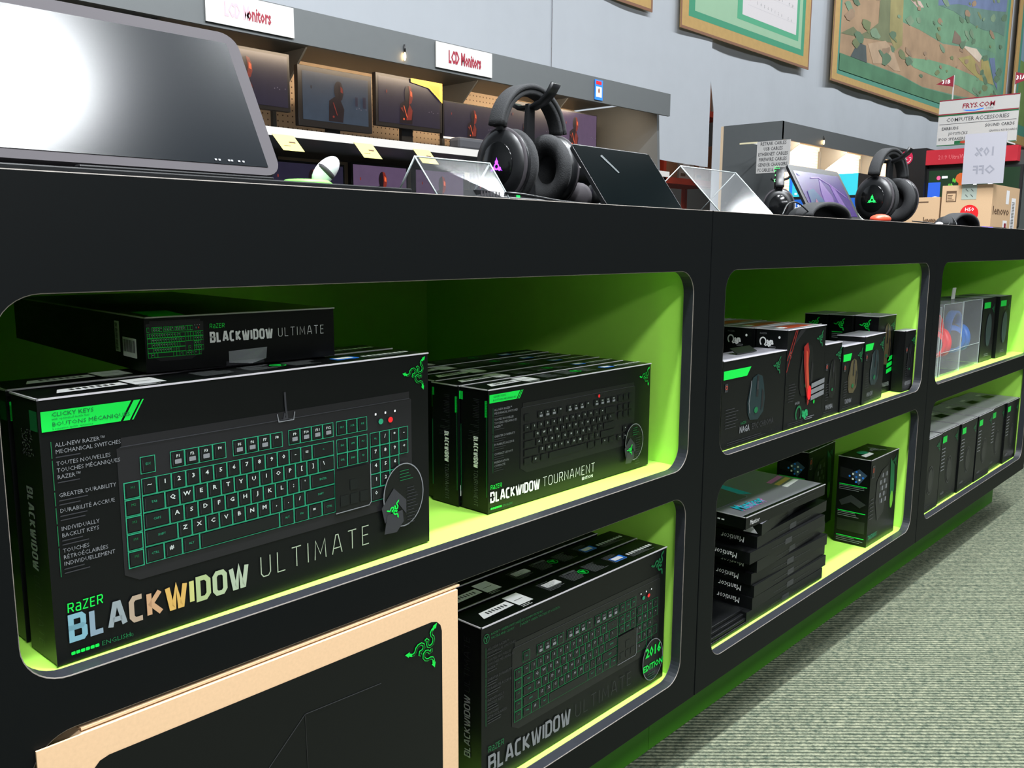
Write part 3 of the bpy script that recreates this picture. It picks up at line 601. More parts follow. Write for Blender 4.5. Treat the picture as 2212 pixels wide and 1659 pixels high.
# keypad cartons lower bay
def keypad_carton():
    w, d, h = .245, .108, .292
    b, F, L, T = carton('keypad_carton', w, d, h)
    F.rrect(.012, h-.06, .03, h-.022, .003, PRK, 2); F.stroke([(.012, h-.06), (.03, h-.06), (.03, h-.022), (.012, h-.022)], .0012, PRGY, True, 3); F.ring(.021, h-.036, .006, .008, .003, ORA, 3)
    F.poly([(.06, h-.08), (.1, h-.05), (.15, h-.04), (.16, h-.1), (.13, h-.2), (.08, h-.22), (.055, h-.15)], KB, 2)
    for r_ in range(5):
        for c_ in range(4): F.rrect(.085+c_*.017, h-.075-r_*.022, .098+c_*.017, h-.06-r_*.022, .002, PRGY if (r_+c_) % 2 else PRDG, 3)
    F.poly([(.17, h-.02), (.21, h-.05), (.22, h-.14), (.19, h-.2), (.18, h-.1)], PRGD, 2); F.ell(.2, h-.17, .014, .03, mat('print_lime', (95, 165, 40), .4), 3)
    for i in range(6): F.rect(.012, .09+i*.013, .04, .094+i*.013, PRDG, 2)
    F.text('TARTARUS', .008, .022, .015, PRT, sx=.75, bold=.02, k=3); snake(F, w-.03, h-.035, .018, PRGD, False, 2)
    for zz, mm in ((h-.03, 0), (h-.12, 1), (h-.205, 2)):
        if mm == 0:
            L.poly([(.045, zz-.02), (.072, zz-.005), (.098, zz-.022), (.072, zz-.058)], mat('print_keypad_blue', (52, 70, 92), .35), 2); L.poly([(.008, zz-.005), (.05, zz-.01), (.055, zz-.045), (.01, zz-.04)], KB, 2)
            for i in range(3):
                for j in range(3): L.rrect(.06+(i-j)*.011, zz-.018-(i+j)*.0085, .066+(i-j)*.011, zz-.012-(i+j)*.0085, .001, PRW if (i+j) % 2 else BLUE, 3)
        elif mm == 1: L.poly([(.01, zz-.03), (.05, zz-.005), (.1, zz-.03), (.08, zz-.045), (.05, zz-.03), (.02, zz-.045)], PRDG, 2)
        else: L.rect(.008, zz-.045, .1, zz-.005, KB, 2)
        L.rect(.008, zz-.064, .1, zz-.061, PRG, 2); L.para(.008, zz-.066, .095, 3, PRGY, .006, .002, 2)
    T.poly([(.03, .03), (.1, .03), (.11, .05), (.04, .05)], STICK, 2); T.ell(.09, .065, .025, .018, PRT, 2); snake(T, .17, .055, .03, PRGY, False, 2)
    return b
o = keypad_carton().build('keypad_carton'); place(o, (2.836, .04, .1895), 0); tag(o, 'tall keypad carton standing alone at the front right of the lower bay', 'box', 'keypad cartons in the lower bay')
dup(o, (2.80, .235, .1895), 3, 'keypad carton standing behind the stack of flat cartons')
# stack of flat mouse mat cartons
def mat_carton():
    w, d, h = .455, .275, .0315
    b, F, L, T = carton('mouse_mat_carton', w, d, h)
    T.rect(.001, .012, w-.001, d-.001, TOPS, 1); CY = mat('print_cyan_glow', (30, 205, 230), .35)
    T.poly([(.12, .16), (.21, .10), (.24, .275-.02), (.05, .275-.01), (.08, .2)], CY, 2); T.poly([(.0, .09), (.17, .09), (.21, .26), (.0, .26)], mat('print_slate', (98, 98, 104), .4), 3)
    T.stroke([(.0, .09), (.165, .09), (.178, .098), (.21, .26)], .0018, mat('print_violet', (175, 165, 215), .4), k=4)
    VI = mat('print_pink', (235, 130, 220), .35)
    T.text('Manticor', .04, .035, .042, CY, sx=.62, bold=.02, k=5, shear=.15); T.text('Manticor', .045, .030, .042, VI, sx=.62, k=4, shear=.15)
    for i, mm in enumerate((STICK, mat('print_peach', (240, 190, 120), .4), VI)): T.poly([(.34+i*.0, .06+i*.025), (.44, .075+i*.025), (.44, .092+i*.025), (.34, .077+i*.025)], mm, 3)
    F.text('Manticor', .02, .008, .014, PRW, sx=.7, bold=0, k=2, shear=.1); F.para(.2, .02, .22, 1, PRDG, .01, .001, 2)
    for i in range(14): L.rect(.05+i*.012, .012, .05+i*.012+.008, .0155, PRW, 2)
    return b
def mat_carton_inv(pale=False):
    w, d, h = .455, .275, .0315
    b, F, L, T = carton('mouse_mat_carton', w, d, h, worn_lit=False)
    for i in range(16): F.rect(.12+i*.014, .012, .12+i*.014+.01, .0135, PRDG, 2)
    F.rect(.2, .004, .24, .02, PRDG, 1)
    q = L.sub(d-.035, h-.008, 180); q.text('Manticor', .0, .0, .016, PRW, sx=.85, k=2, shear=.1)
    T.rect(.001, .001, w-.001, d-.001, TOPS if pale else CARD, 1)
    if pale: L.poly([(d-.05, .004), (d-.03, .027), (d-.01, .004), (d-.02, .016), (d-.03, .008), (d-.04, .016)], PRW, 3)
    return b
top = mat_carton().build('mouse_mat_carton'); inv = mat_carton_inv().build('mouse_mat_carton'); sec = mat_carton_inv(True).build('mouse_mat_carton')
ORD = ['topmost', 'second', 'third', 'fourth', 'fifth', 'sixth', 'seventh', 'eighth', 'lowest']
pos = [(2.0, .038, -1.2, top), (2.075, .03, 6.5, sec), (2.06, .034, 1.5, inv), (2.02, .032, 0, inv), (2.06, .031, 2, inv), (2.045, .038, -.8, inv), (2.05, .031, 1, inv), (2.045, .032, 0, inv), (2.02, .034, -.5, inv)]
first = True
for i, (x, y, rz, src) in enumerate(pos):
    z = .1895+(8-i)*.0326
    lb = ('flat mouse mat carton lying topmost of its stack, holographic cyan artwork' if i == 0 else 'flat black mouse mat carton, %s from the top of its stack' % ORD[i] if i < 8 else 'flat black mouse mat carton at the very bottom of its stack')
    if i == 0: place(top, (x, y, z), rz); tag(top, lb, 'box', 'flat mouse mat cartons in a stack')
    elif i == 1: place(sec, (x, y, z), rz); tag(sec, lb, 'box', 'flat mouse mat cartons in a stack')
    elif first: place(inv, (x, y, z), rz); tag(inv, lb, 'box', 'flat mouse mat cartons in a stack'); first = False
    else: dup(inv, (x, y, z), rz, lb)
b = MB(); b.box(0, 0, 0, .24, .19, .0085, CARD); f = Fr(b, (0, 0, .0085), (1, 0, 0), (0, 1, 0)); q = f.sub(.15, .1, 180); q.text('RAZER', 0, 0, .01, PRG, sx=1.2, bold=.02, k=2); f.para(.05, .16, .06, 1, PRGY, .01, .0015, 2)
o = b.build('mouse_mat', bevel=.002); ML = ['topmost', 'second', 'third', 'lowest']
for i in range(4):
    z = .1885+(3-i)*.0093
    x, y, rz = ((1.796, .05, 0), (1.799, .042, 0), (1.794, .036, 0), (1.797, .033, 0))[i]
    lb = 'thin dark mouse mat pack at the lower left corner, %s of its pile' % ML[i]
    if i == 0: place(o, (x, y, z), rz); tag(o, lb, 'mouse mat', 'thin mouse mat packs in a pile')
    else: dup(o, (x, y, z), rz, lb)
# ------------------------------------------------------------------ far counter
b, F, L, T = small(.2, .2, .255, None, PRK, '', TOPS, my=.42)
b2 = MB()
def head_carton():
    w, d, h = .211, .215, .281
    b, F, L, T = carton('headset_carton', w, d, h)
    T.rect(.004, .004, w-.002, d-.002, mat('satin_pale_carton', (165, 165, 168), .4), 1); T.poly([(.07, .1), (.15, .09), (.17, .13), (.09, .14)], PRK, 2); T.rect(.1, .15, .15, .165, STICK, 2)  # top face coloured paler to carry the light falling on it
    F.rect(.012, h-.045, .06, h-.02, PRG, 2); F.ring(.11, h*.42, .035, .055, .004, PRDG, 2); F.ell(.11, h*.42, .026, .045, KB, 2)
    for i in range(7): F.rect(.01, h-.07-i*.014, .05, h-.066-i*.014, PRGY, 2)
    F.text('RAZER', .03, .03, .009, PRGY, k=2); F.para(.03, .024, .1, 2, PRDG, .006, .002, 2); snake(F, w-.03, h-.04, .02, PRGD, False, 2)
    return b
hb = head_carton().build('headset_carton'); GH = 'headset cartons in the far lower bay'
HL = ['front row headset carton at the left end, partly behind the counter post', 'front row headset carton second from the left', 'front row headset carton third from the left', 'front row headset carton fourth from the left', 'front row headset carton fifth from left', 'front row headset carton nearest the right end']
for i, x in enumerate((3.30, 3.53, 3.755, 3.98, 4.202, 4.436)):
    if i == 0: place(hb, (x-.01, .029, .1895)); tag(hb, HL[0], 'box', GH)
    else: dup(hb, (x-(.01 if i < 5 else .03), (.029, .034, .03, .029, .036, .03)[i], .1895), 0, HL[i])
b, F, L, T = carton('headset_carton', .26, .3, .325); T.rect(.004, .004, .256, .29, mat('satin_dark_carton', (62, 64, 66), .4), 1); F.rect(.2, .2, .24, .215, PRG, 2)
T.poly([(.04, .1), (.14, .12), (.13, .15), (.05, .13)], PRK, 2)
o = b.build('headset_carton'); place(o, (3.62, .26, .1895)); tag(o, 'taller dark carton behind the left of the headset carton row', 'box', GH)
dup(o, (3.93, .34, .1895), 0, 'taller dark carton behind the middle of the headset carton row')
def headset_local(t, cushion, shellm, bandm, logo=None, s=1.0, padm=None, mic=False):
    """full headset built on Empty t, ear axis along local x, resting height 0"""
    cz = .078*s; cxx = .070*s
    for sd in (-1, 1):
        b = MB(); b.lathe((sd*cxx, 0, cz), (sd, 0, 0), [(-.002*s, .046*s), (.004*s, .056*s), (.016*s, .058*s), (.026*s, .054*s), (.032*s, .044*s), (.034*s, .036*s), (.033*s, 0.001)], shellm, 32, sy=1.12, sz=1.25)
        b.lathe((sd*cxx, 0, cz), (sd, 0, 0), [(.0335*s, .036*s), (.036*s, .034*s), (.036*s, .001)], PLASG, 28, sy=1.12, sz=1.25)
        b.lathe((sd*cxx, 0, cz), (sd, 0, 0), [(.018*s, .0585*s), (.021*s, .0595*s), (.024*s, .0575*s)], GREYP, 32, sy=1.12, sz=1.25)
        c = b.build('ear_cup', t)
        if logo:
            b = MB(); f = Fr(b, Vector((sd*(cxx+.0366*s), 0, cz-.005)), (0, -sd, 0), (0, 0, 1), .0002)
            for a in (90, 210, 330):
                x, y = .009*s*math.cos(math.radians(a)), .009*s*math.sin(math.radians(a)); f.ell(x, y, .0042*s, .0042*s, logo, 1, 10); f.poly([(x*.6-.004*s, y*.6), (x*.6+.004*s, y*.6), (x*2, y*2)], logo, 2)
            f.ring(0, 0, .007*s, .007*s, .003*s, logo, 1, 12); b.build('lit_logo', c)['label'] = 'glowing snake emblem'
        b = MB(); pr = [(0, .026*s), (-.008*s, .024*s), (-.022*s, .032*s), (-.028*s, .044*s), (-.024*s, .055*s), (-.012*s, .059*s), (-.002*s, .056*s)]
        b.lathe((sd*cxx, 0, cz), (sd, 0, 0), pr, padm or FABR, 32, sy=1.12, sz=1.25); b.build('ear_pad', t)
        b = MB(); b.sweep([(sd*(cxx+.012*s), 0, cz+.045*s), (sd*(cxx+.021*s), 0, cz+.062*s), (sd*(cxx+.030*s), 0, cz+.088*s)], (0, .018*s, 0), .006*s, PLAS)
        for k in range(6): b.box(sd*(cxx+.021*s)-.0006, -.006*s, cz+(.06+k*.004)*s, sd*(cxx+.021*s)+.0006, .006*s, cz+(.0615+k*.004)*s, SILV)
        b.obox((sd*(cxx+.006*s), -.018*s, cz+.036*s), (sd*.018*s, 0, 0), (0, .036*s, 0), (0, 0, .03*s), PLAS); b.build('yoke', t)
    a0 = math.radians(8); R1, R2 = .108*s, .1*s; bc = cz+.062*s
    P = [(-(R1)*math.cos(a0+(math.pi-2*a0)*i/28), 0, bc+R2*math.sin(a0+(math.pi-2*a0)*i/28)) for i in range(29)]
    b = MB(); b.sweep(P, (0, .036*s, 0), .011*s, bandm); b.build('headband', t)
    P = [(-(R1-.011*s)*math.cos(a0+(math.pi-2*a0)*i/28), 0, bc+(R2-.011*s)*math.sin(a0+(math.pi-2*a0)*i/28)) for i in range(29)]
    b = MB(); b.sweep(P, (0, .031*s, 0), .011*s, cushion); b.build('headband_cushion', t)
    if mic:
        b = MB(); b.tube([(-cxx-.02*s, -.04*s, cz-.02*s), (-cxx-.01, -.07*s, cz-.05*s), (-cxx+.02, -.08*s, cz-.07*s)], .003*s, PLAS); b.build('microphone', t)
    return t
def emat(n, c, e): return mat(n, c, .5, emit=e)
# clear packs with coloured headsets
def clearpack(name, loc, w, d, h, colr, label, rz=0):
    t = thing(name, label, 'box', loc, rz, 'clear headset packs in the far upper bay')
    b = MB(); e = .0012
    for q in ((0, 0, 0, w, e, h), (0, d-e, 0, w, d, h), (0, 0, 0, e, d, h), (w-e, 0, 0, w, d, h), (0, 0, h-e, w, d, h)): b.box(*q, BLIS)
    b.build('clear_shell', t)
    b = MB()
    for q in ((0, 0, h, w, 0, h), (0, 0, 0, 0, 0, h), (w, 0, 0, w, 0, h), (0, 0, h*.33, w, 0, h*.33)): b.box(q[0]-e*.6, q[1]-e*.6, q[2]-e*.6, q[3]+e*.6, q[4]+e*.6, q[5]+e*.6, ACRE)
    b.build('shell_crease', t)
    b = MB(); b.box(w*.04, d*.06, 0.001, w*.96, d*.94, .004, PLAS); b.prism([(w*.42, .004), (w*.62, .004), (w*.57, h*.8), (w*.47, h*.8)], (d*.62, d*.66), PLAS, 'y')
    b.box(w*.4, d*.58, h*.82, w*.62, d*.62, h*.93, PLAS); b.build('inner_tray', t)
    b = MB()
    for sd in (-1, 1):
        x = w*.5+sd*.05; b.lathe((x, d*.35, h*.42), (sd*.8, -.6, 0), [(-.012, .048), (0, .057), (.014, .055), (.02, .044), (.021, .001)], colr, 24)
        b.lathe((x, d*.35, h*.42), (sd*.8, -.6, 0), [(.012, .038), (.023, .036), (.024, .001)], mat('dark_grille', (60, 50, 50), .6), 24)
        b.lathe((x-sd*.014, d*.35+.012, h*.42), (sd*.8, -.6, 0), [(-.02, .03), (-.018, .05), (-.006, .056), (0, .054)], mat('grey_pad', (120, 112, 105), .7), 24)
    b.sweep([(w*.5-.08*math.cos(a), d*.4, h*.5+.085*math.sin(a)) for a in [math.pi*i/14 for i in range(15)]], (0, .03, 0), .01, colr)
    b.build('packed_headset', t)['label'] = 'coloured packed headset'
    b = MB(); b.obox((w*.55, d*.5, h), (.035, 0, 0), (0, .004, .0), (.012, 0, .045), STICK); b.build('hang_tab', t)['label'] = 'white hang tab'
RH = mat('headset_red', (245, 40, 50), .4); BH = mat('headset_blue', (45, 120, 215), .4); GHm = mat('headset_green', (30, 190, 70), .4)
clearpack('headset_pack', (3.29, .05, .6855), .16, .16, .262, GHm, 'clear pack with green headset just behind the counter post')
clearpack('headset_pack', (3.475, .05, .6855), .235, .17, .27, RH, 'clear pack with bright red headset in the far upper bay')
clearpack('headset_pack', (3.735, .06, .6855), .26, .17, .27, BH, 'clear pack with blue headset right of the red one')
b, F, L, T = carton('headset_carton', .18, .17, .268, worn_lit=False); T.rect(.002, .002, .178, .165, TOPS, 1); F.rect(.01, .225, .1, .25, PRG, 2); F.ell(.1, .13, .04, .07, SMK, 2); F.para(.06, .03, .09, 2, PRGY, .007, .003, 2)
snake(F, .15, .22, .02, PRGD, False, 2)
o = b.build('headset_carton'); place(o, (4.05, .07, .6855)); tag(o, 'dark headset carton with green tag just right of the clear packs', 'box', 'dark headset cartons in the far upper bay')
dup(o, (4.262, .062, .6855), 0, 'dark headset carton with green tag nearest the right wall of its bay')
# ------------------------------------------------------------------ on the counter
CT = 1.2405
def screen_mat(name, fun=None, rough=.12, base=(8, 9, 11), emit=0): return mat(name, base, rough, emit=emit)
def tilted(t, O, X, Yv, w, h, th, bez, bezm, scrm, backm=PLAS, r=.02, botb=None):
    """screen slab: O lower left front corner, X right, Yv up vectors (unit)"""
    O, X, Yv = Vector(O), Vector(X).normalized(), Vector(Yv).normalized(); N = X.cross(Yv)
    def rr(x0, y0, x1, y1, r):
        pts = []
        for cx, cy, a in ((x1-r, y0+r, -90), (x1-r, y1-r, 0), (x0+r, y1-r, 90), (x0+r, y0+r, 180)):
            pts += [(cx+r*math.cos(math.radians(a+q)), cy+r*math.sin(math.radians(a+q))) for q in range(0, 91, 15)]
        return pts
    b = MB(); pts = rr(0, 0, w, h, r); n = len(pts)
    vs = [O+X*x+Yv*y for x, y in pts]+[O+X*x+Yv*y-N*th for x, y in pts]
    b.add(vs, [tuple(range(n)), tuple(range(2*n-1, n-1, -1))]+[(i, i+n, (i+1) % n+n, (i+1) % n) for i in range(n)], bezm); b.build('bezel', t)
    b = MB(); f = Fr(b, O, X, Yv, .0008); bb = bez if botb is None else botb
    f.rect(bez, bb, w-bez, h-bez, scrm, 1); return b, f
t = thing('tilted_display', 'large grey framed display leaning back at far left, bright lamp glare on it', 'monitor', (0, 0, 0))
SCR = mat('black_matte_screen', (5, 10, 15), .18, spec=.22)
d_ = Vector((0, .104, .19)).normalized()
b, f = tilted(t, (.255, .03, CT+.0135), (1, 0, 0), d_, .412, .220, .012, .018, GREYP, SCR, r=.024, botb=.012)
for i, q in enumerate((.32, .325, .338, .342, .352, .358)): f.rect(q, .016, q+.003, .0185, PRGY, 2)
b.build('screen', t)['label'] = 'dark matte screen'
b = MB(); b.prism([(.09, CT+.0075), (.18, CT+.0075), (.135, CT+.10), (.125, CT+.10)], (.36, .56), PLAS, 'x'); b.build('support_foot', t)
o = None
b = MB(); b.box(-.15, .004, CT, .868, .30, CT+.0065, PLAS); b.box(.40, .008, CT+.0065, .64, .022, CT+.01, PLAS)
o = b.build('counter_board', bevel=.0015, origin=(.3, .15, CT)); tag(o, 'thin black base board lying along the counter edge under the display', 'board')
# green puck and silver mouse
b = MB(); b.lathe((.745, .09, CT+.0066), (0, 0, 1), [(0, .034), (.005, .036), (.009, .03), (.0105, .001)], mat('lime_rubber', (110, 215, 80), .5), 28)
tag(b.build('mouse_dock', origin=(.745, .09, CT)), 'round lime green dock disc beside the leaning display', 'dock')
t = thing('upright_mouse', 'glossy silver and white mouse propped upright right of the display', 'mouse', (.785, .1, CT+.007))
R_ = Matrix.Rotation(math.radians(38), 3, 'Y') @ Matrix.Rotation(math.radians(20), 3, 'X')
b = MB(); b.ell((0, 0, .024), (.0155, .01, .026), SILV, 20, 12, R_); b.build('mouse_shell', t)
b = MB(); b.ell((0, -.0012, .024), (.0158, .0102, .0075), GREYP, 20, 8, R_); b.build('side_band', t)['label'] = 'dark grey side band'
b = MB(); b.lathe((0, 0, -.0005), (0, 0, 1), [(0, .012), (.003, .011), (.004, .001)], PLAS, 16); b.build('cradle', t)
# acrylic sign stands
def acrylic(label, A, B, C, D, legs):
    t = thing('acrylic_stand', label, 'sign stand', (0, 0, 0), 0, 'clear acrylic stands on the counter')
    A, B, C, D = map(Vector, (A, B, C, D)); N = (B-A).cross(D-A).normalized()*.003
    b = MB(); b.add([A, B, C, D, A+N, B+N, C+N, D+N], [(0, 1, 2, 3), (7, 6, 5, 4)], ACR); b.build('front_sheet', t)
    b = MB()
    for p, q in ((A, B), (B, C), (C, D), (D, A)): b.tube([p+N*.5, q+N*.5], .0016, ACRE, 4)
    b.build('sheet_edge', t)
    b = MB()
    for p, q, r, s in legs: b.add([p, q, r, s], [(0, 1, 2, 3)], ACR); b.tube([p, q], .0014, ACRE, 4); b.tube([s, r], .0014, ACRE, 4)
    b.build('rear_sheet', t)
z0 = CT+.0005
acrylic('clear acrylic sign stand left of the tall headset', (.956, .15, z0), (1.122, .15, z0), (1.122, .095, 1.306), (.956, .1, 1.306), [((.956, .1, 1.306), (.956, .045, z0), (1.122, .045, z0), (1.122, .095, 1.306))])
acrylic('clear acrylic sign stand at the seam between the first two counters', (1.829, .05, z0), (2.09, .05, z0), (2.09, .16, 1.35), (1.829, .16, 1.35), [((1.829, .16, 1.35), (1.80, .27, z0), (2.08, .27, z0), (2.09, .16, 1.35))])
# dark tablet panel
t = thing('tilted_tablet', 'black glossy screen panel leaning back right of the tall headset', 'tablet', (0, 0, 0))
TSC = mat('black_gloss_glass', (4, 8, 9), .1, spec=.2, noise=.2, nscale=14)
b, f = tilted(t, (1.403, .05, CT+.001), (1, 0, 0), (0, .094, .124), .272, .156, .008, .003, PLAS, TSC, r=.012)
f.poly([(.075, .13), (.083, .134), (.11, .09), (.104, .088)], mat('finger_smudge', (34, 44, 46), .6), 2); b.build('screen', t)
b = MB(); b.prism([(.075, CT), (.13, CT), (.135, CT+.08), (.118, CT+.08)], (1.5, 1.58), PLAS, 'x'); b.build('support_foot', t)
# purple laptop
t = thing('purple_laptop', 'laptop screen with purple wallpaper leaning back before the cable display', 'laptop', (0, 0, 0))
PU = mat('screen_purple', (74, 48, 130), .25, emit=1.0, noise=.35, nscale=18)
b, f = tilted(t, (2.545, .15, CT+.002), (1, 0, 0), (.0, .093, .166), .368, .19, .008, .02, PLAS, PU, r=.012)
PL = mat('screen_lilac', (128, 92, 176), .25, emit=1.0, noise=.3, nscale=30); PB = mat('screen_teal', (35, 80, 130), .25, emit=1.0, noise=.3, nscale=30)
f.poly([(.13, .02), (.2, .02), (.22, .09), (.18, .15), (.15, .1)], PL, 2); f.poly([(.25, .02), (.3, .02), (.27, .12), (.24, .14)], PL, 2)
f.poly([(.03, .03), (.1, .02), (.14, .07), (.1, .11), (.05, .1)], PB, 3); f.poly([(.06, .055), (.09, .055), (.085, .075)], mat('screen_rose', (140, 70, 110), .3, emit=1), 4)
f.rect(.035, .155, .055, .162, PB, 3); f.stroke([(.12, .15), (.18, .155), (.25, .13), (.33, .09)], .004, PL, k=3); b.build('screen', t)['label'] = 'lit purple wallpaper screen'
b = MB(); b.box(2.55, .158, CT, 2.91, .36, CT+.01, PLAS); b.build('keyboard_base', t)
# headset stands and headsets
def stand(label, loc, rz, s=1.0, top=.24):
    t = thing('headset_stand', label, 'headset stand', loc, rz, 'black headset stands')
    b = MB(); b.lathe((0, 0, 0), (0, 0, 1), [(0, .06*s), (.005, .06*s), (.008, .055*s), (.009, .001)], PLAS, 28); b.build('base_plate', t)
    b = MB(); b.prism([(-.04*s, .008), (.004*s, .008), (.004*s, top-.03), (-.018*s, top-.03)], (-.0115*s, -.0035*s), PLAS, 'y'); 
    b.prism([(.012*s, .008), (.034*s, .008), (.018*s, top-.03), (.01*s, top-.03)], (.006*s, .016*s), PLAS, 'y'); b.build('upright', t)
    b = MB(); P = [(0, .035*s, top-.028), (0, .02*s, top-.036), (0, -.01*s, top-.036), (0, -.035*s, top-.028), (0, -.055*s, top-.012), (0, -.068*s, top+.006)]
    b.sweep(P, (.028*s, 0, 0), .009*s, PLAS); b.build('cradle', t); return t
hx, hy = 1.42, .27
stand('black stand holding the tall headset with a purple emblem', (hx, hy, CT), 4, 1.0, .243)
PUR = emat('emblem_purple', (150, 60, 255), 4); GRN = emat('emblem_green', (20, 230, 80), 3)
t = thing('stereo_headset', 'black headset on a stand with glowing purple emblem', 'headset', (hx, hy, CT+.008), 4, 'black headsets on the counter'); headset_local(t, FABR, PLAS, FABR, PUR)
hx3 = 3.30
stand('black stand holding the headset with a green emblem', (hx3, .22, CT), -5, 1.1, .262)
t = thing('stereo_headset', 'black headset on a stand with glowing green emblem, farther along', 'headset', (hx3, .22, CT+.008), -5, 'black headsets on the counter'); headset_local(t, FABR, PLAS, FABR, GRN, s=1.08)
# headset seen edge-on with green lettering
stand('black stand under the headset seen edge-on beside the purple laptop', (3.12, .55, CT), 26, .85, .2)
t = thing('stereo_headset', 'headset seen edge-on with green lettering on its band', 'headset', (3.12, .55, CT+.004), 28, 'black headsets on the counter'); headset_local(t, FABR, PLAS, PLAS, None, s=.85)
b = MB(); 
for i, ch in enumerate('RaZER'):
    a = math.radians(20+i*14); p = Vector((-.0905*math.cos(a), .006, .119+.0905*math.sin(a))); tn = Vector((math.sin(a)*1, 0, math.cos(a))); f = Fr(b, p, tn, (0, -1, 0), .0006)
    f = Fr(b, p, tn, tn.cross(Vector((math.cos(a), 0, -math.sin(a)))), .0006); f.word(ch, 0, -.003, .016, .16, PRG)
b.build('band_lettering', t)['label'] = 'green band lettering'
# low arched headbands lying on the counter
def lying(label, loc, w, h):
    t = thing('lying_headset', label, 'headset', loc, 0, 'headsets lying on the counter edge')
    P = [(-w/2*math.cos(a), 0, h*math.sin(a)+.004) for a in [math.pi*i/20 for i in range(21)]]
    b = MB(); b.sweep(P, (0, .05, 0), .012, FABR); b.build('headband', t)
    b = MB(); P = [(-w*.46*math.cos(a), .02, h*.86*math.sin(a)+.004) for a in [math.pi*i/20 for i in range(21)]]; n = len(P)
    b.add([Vector(p) for p in P], [tuple(range(n))], PLAS); b.prism([(p[0], p[2]) for p in P], (.012, .05), PLAS, 'y'); b.build('ear_cup', t); return t
lying('dark padded headset lying low at the counter edge before the purple laptop', (2.41, .06, CT), .25, .036)
lying('dark padded headset lying low in front of the taped cardboard box', (3.62, .06, CT), .3, .042)
# earphone domes behind the tall headset
def domes(label, loc, rz):
    t = thing('desk_headphones', label, 'headset', loc, rz, 'small headphones resting on the counter')
    for sd in (-1, 1):
        b = MB(); b.lathe((sd*.028, 0, .03), (sd*.8, -.6, .1), [(-.012, .012), (-.008, .028), (.004, .03), (.012, .022), (.015, .001)], PLAS if sd > 0 else GREYP, 20); b.build('ear_cup', t)
    b = MB(); b.tube([(-.03, 0, .03), (-.02, .03, .012), (.02, .03, .012), (.03, 0, .03)], .003, PLAS); b.build('band', t)
domes('small black headphones lying behind the tall headset stand', (1.565, .23, CT), 0)
domes('small black headphones lying just left of the dark screen panel', (1.66, .26, CT), 20)
def cable(label, pts, r=.0026):
    P = [Vector(p) for p in pts]; Q = []
    for i in range(len(P)-1):
        p0, p1, p2, p3 = P[max(i-1, 0)], P[i], P[i+1], P[min(i+2, len(P)-1)]
        for k in range(6):
            s = k/6; Q.append(.5*((2*p1)+(p2-p0)*s+(2*p0-5*p1+4*p2-p3)*s*s+(3*p1-p0-3*p2+p3)*s**3))
    Q.append(P[-1]); b = MB(); b.tube(Q, r, PLAS, 6); o = b.build('cable', origin=pts[0]); tag(o, label, 'cable', 'black cables on the counter')
c0 = CT+.003
cable('black cable loops heaped under the tall headset', [(1.06, .06, c0), (1.12, .1, c0+.006), (1.2, .04, c0), (1.28, .12, c0+.008), (1.2, .16, c0), (1.12, .05, c0+.01), (1.24, .03, c0), (1.36, .06, c0)])
cable('thin cable dropping from the tall headset to the dark panel', [(1.585, .2, 1.36), (1.585, .19, 1.30), (1.56, .185, c0+.004), (1.42, .19, c0), (1.37, .1, c0), (1.36, .035, c0)], .0016)
cable('thin cable curled beside the edge-on headset', [(2.1, .03, c0), (2.17, .05, c0+.03), (2.25, .06, c0+.034), (2.3, .04, c0)], .002)
cable('black cable running from the green emblem headset stand', [(3.28, .12, c0+.012), (3.35, .08, c0+.006), (3.44, .05, c0), (3.5, .06, c0+.03), (3.455, .03, c0+.012), (3.44, .02, c0)], .0022)
b = MB(); b.obox((1.045, .05, c0), (.07, .01, 0), (0, .03, 0), (0, 0, .012), PLAS); 
for i in range(7): b.box(1.055+i*.007, .0485, c0+.003, 1.058+i*.007, .0492, c0+.011, GREYP)
tag(b.build('cable_connector', origin=(1.05, .05, CT)), 'small ribbed black plug by the first acrylic stand', 'plug')
b = MB(); b.box(0, 0, 0, .05, .04, .02, PLAS); f = Fr(b, (0, 0, 0), (1, 0, 0), (0, 0, 1)); f.rect(.004, .003, .014, .018, GRN, 1); f.rect(.02, .005, .046, .009, SILV, 1)
o = b.build('charging_dock', bevel=.002); place(o, (1.225, .13, CT)); tag(o, 'small dock with green light under the tall headset', 'dock')
b = MB(); b.ell((0, 0, .009), (.05, .03, .016), mat('orange_red_plastic', (225, 75, 50), .4), 16, 8); o = b.build('red_device'); place(o, (2.93, .1, CT+.004)); tag(o, 'small orange red gadget beside the green emblem headset stand', 'gadget')
b = MB(); b.box(0, 0, 0, .11, .01, .003, emat('strip_violet', (90, 60, 255), 5)); b.box(-.02, .01, 0, .35, .2, .005, PLAS); o = b.build('lit_mouse_mat'); place(o, (3.78, .02, CT)); tag(o, 'mouse mat with a glowing violet edge strip near the far end', 'mouse mat')
b = MB(); b.ell((0, 0, .006), (.02, .012, .006), STICK, 12, 6); o = b.build('white_plug'); place(o, (3.345, .05, CT)); tag(o, 'small white plug at the counter edge left of the low headset', 'plug')
b = MB(); b.obox((0, 0, 0), (.16, 0, 0), (0, .0, .004), (-.03, .07, .07), ACR); b.tube([(0, 0, 0), (-.03, .07, .07)], .002, ACRE, 4); b.tube([(.16, 0, 0), (.13, .07, .07)], .002, ACRE, 4); b.prism([(0, .002), (.14, .002), (.08, .05), (0, .05)], (.075, .077), mat('pale_card', (165, 170, 170), .6), 'y')
o = b.build('acrylic_stand'); place(o, (3.36, .3, CT)); tag(o, 'low clear sign stand holding pale paper behind the green emblem headset', 'sign stand', 'clear acrylic stands on the counter')
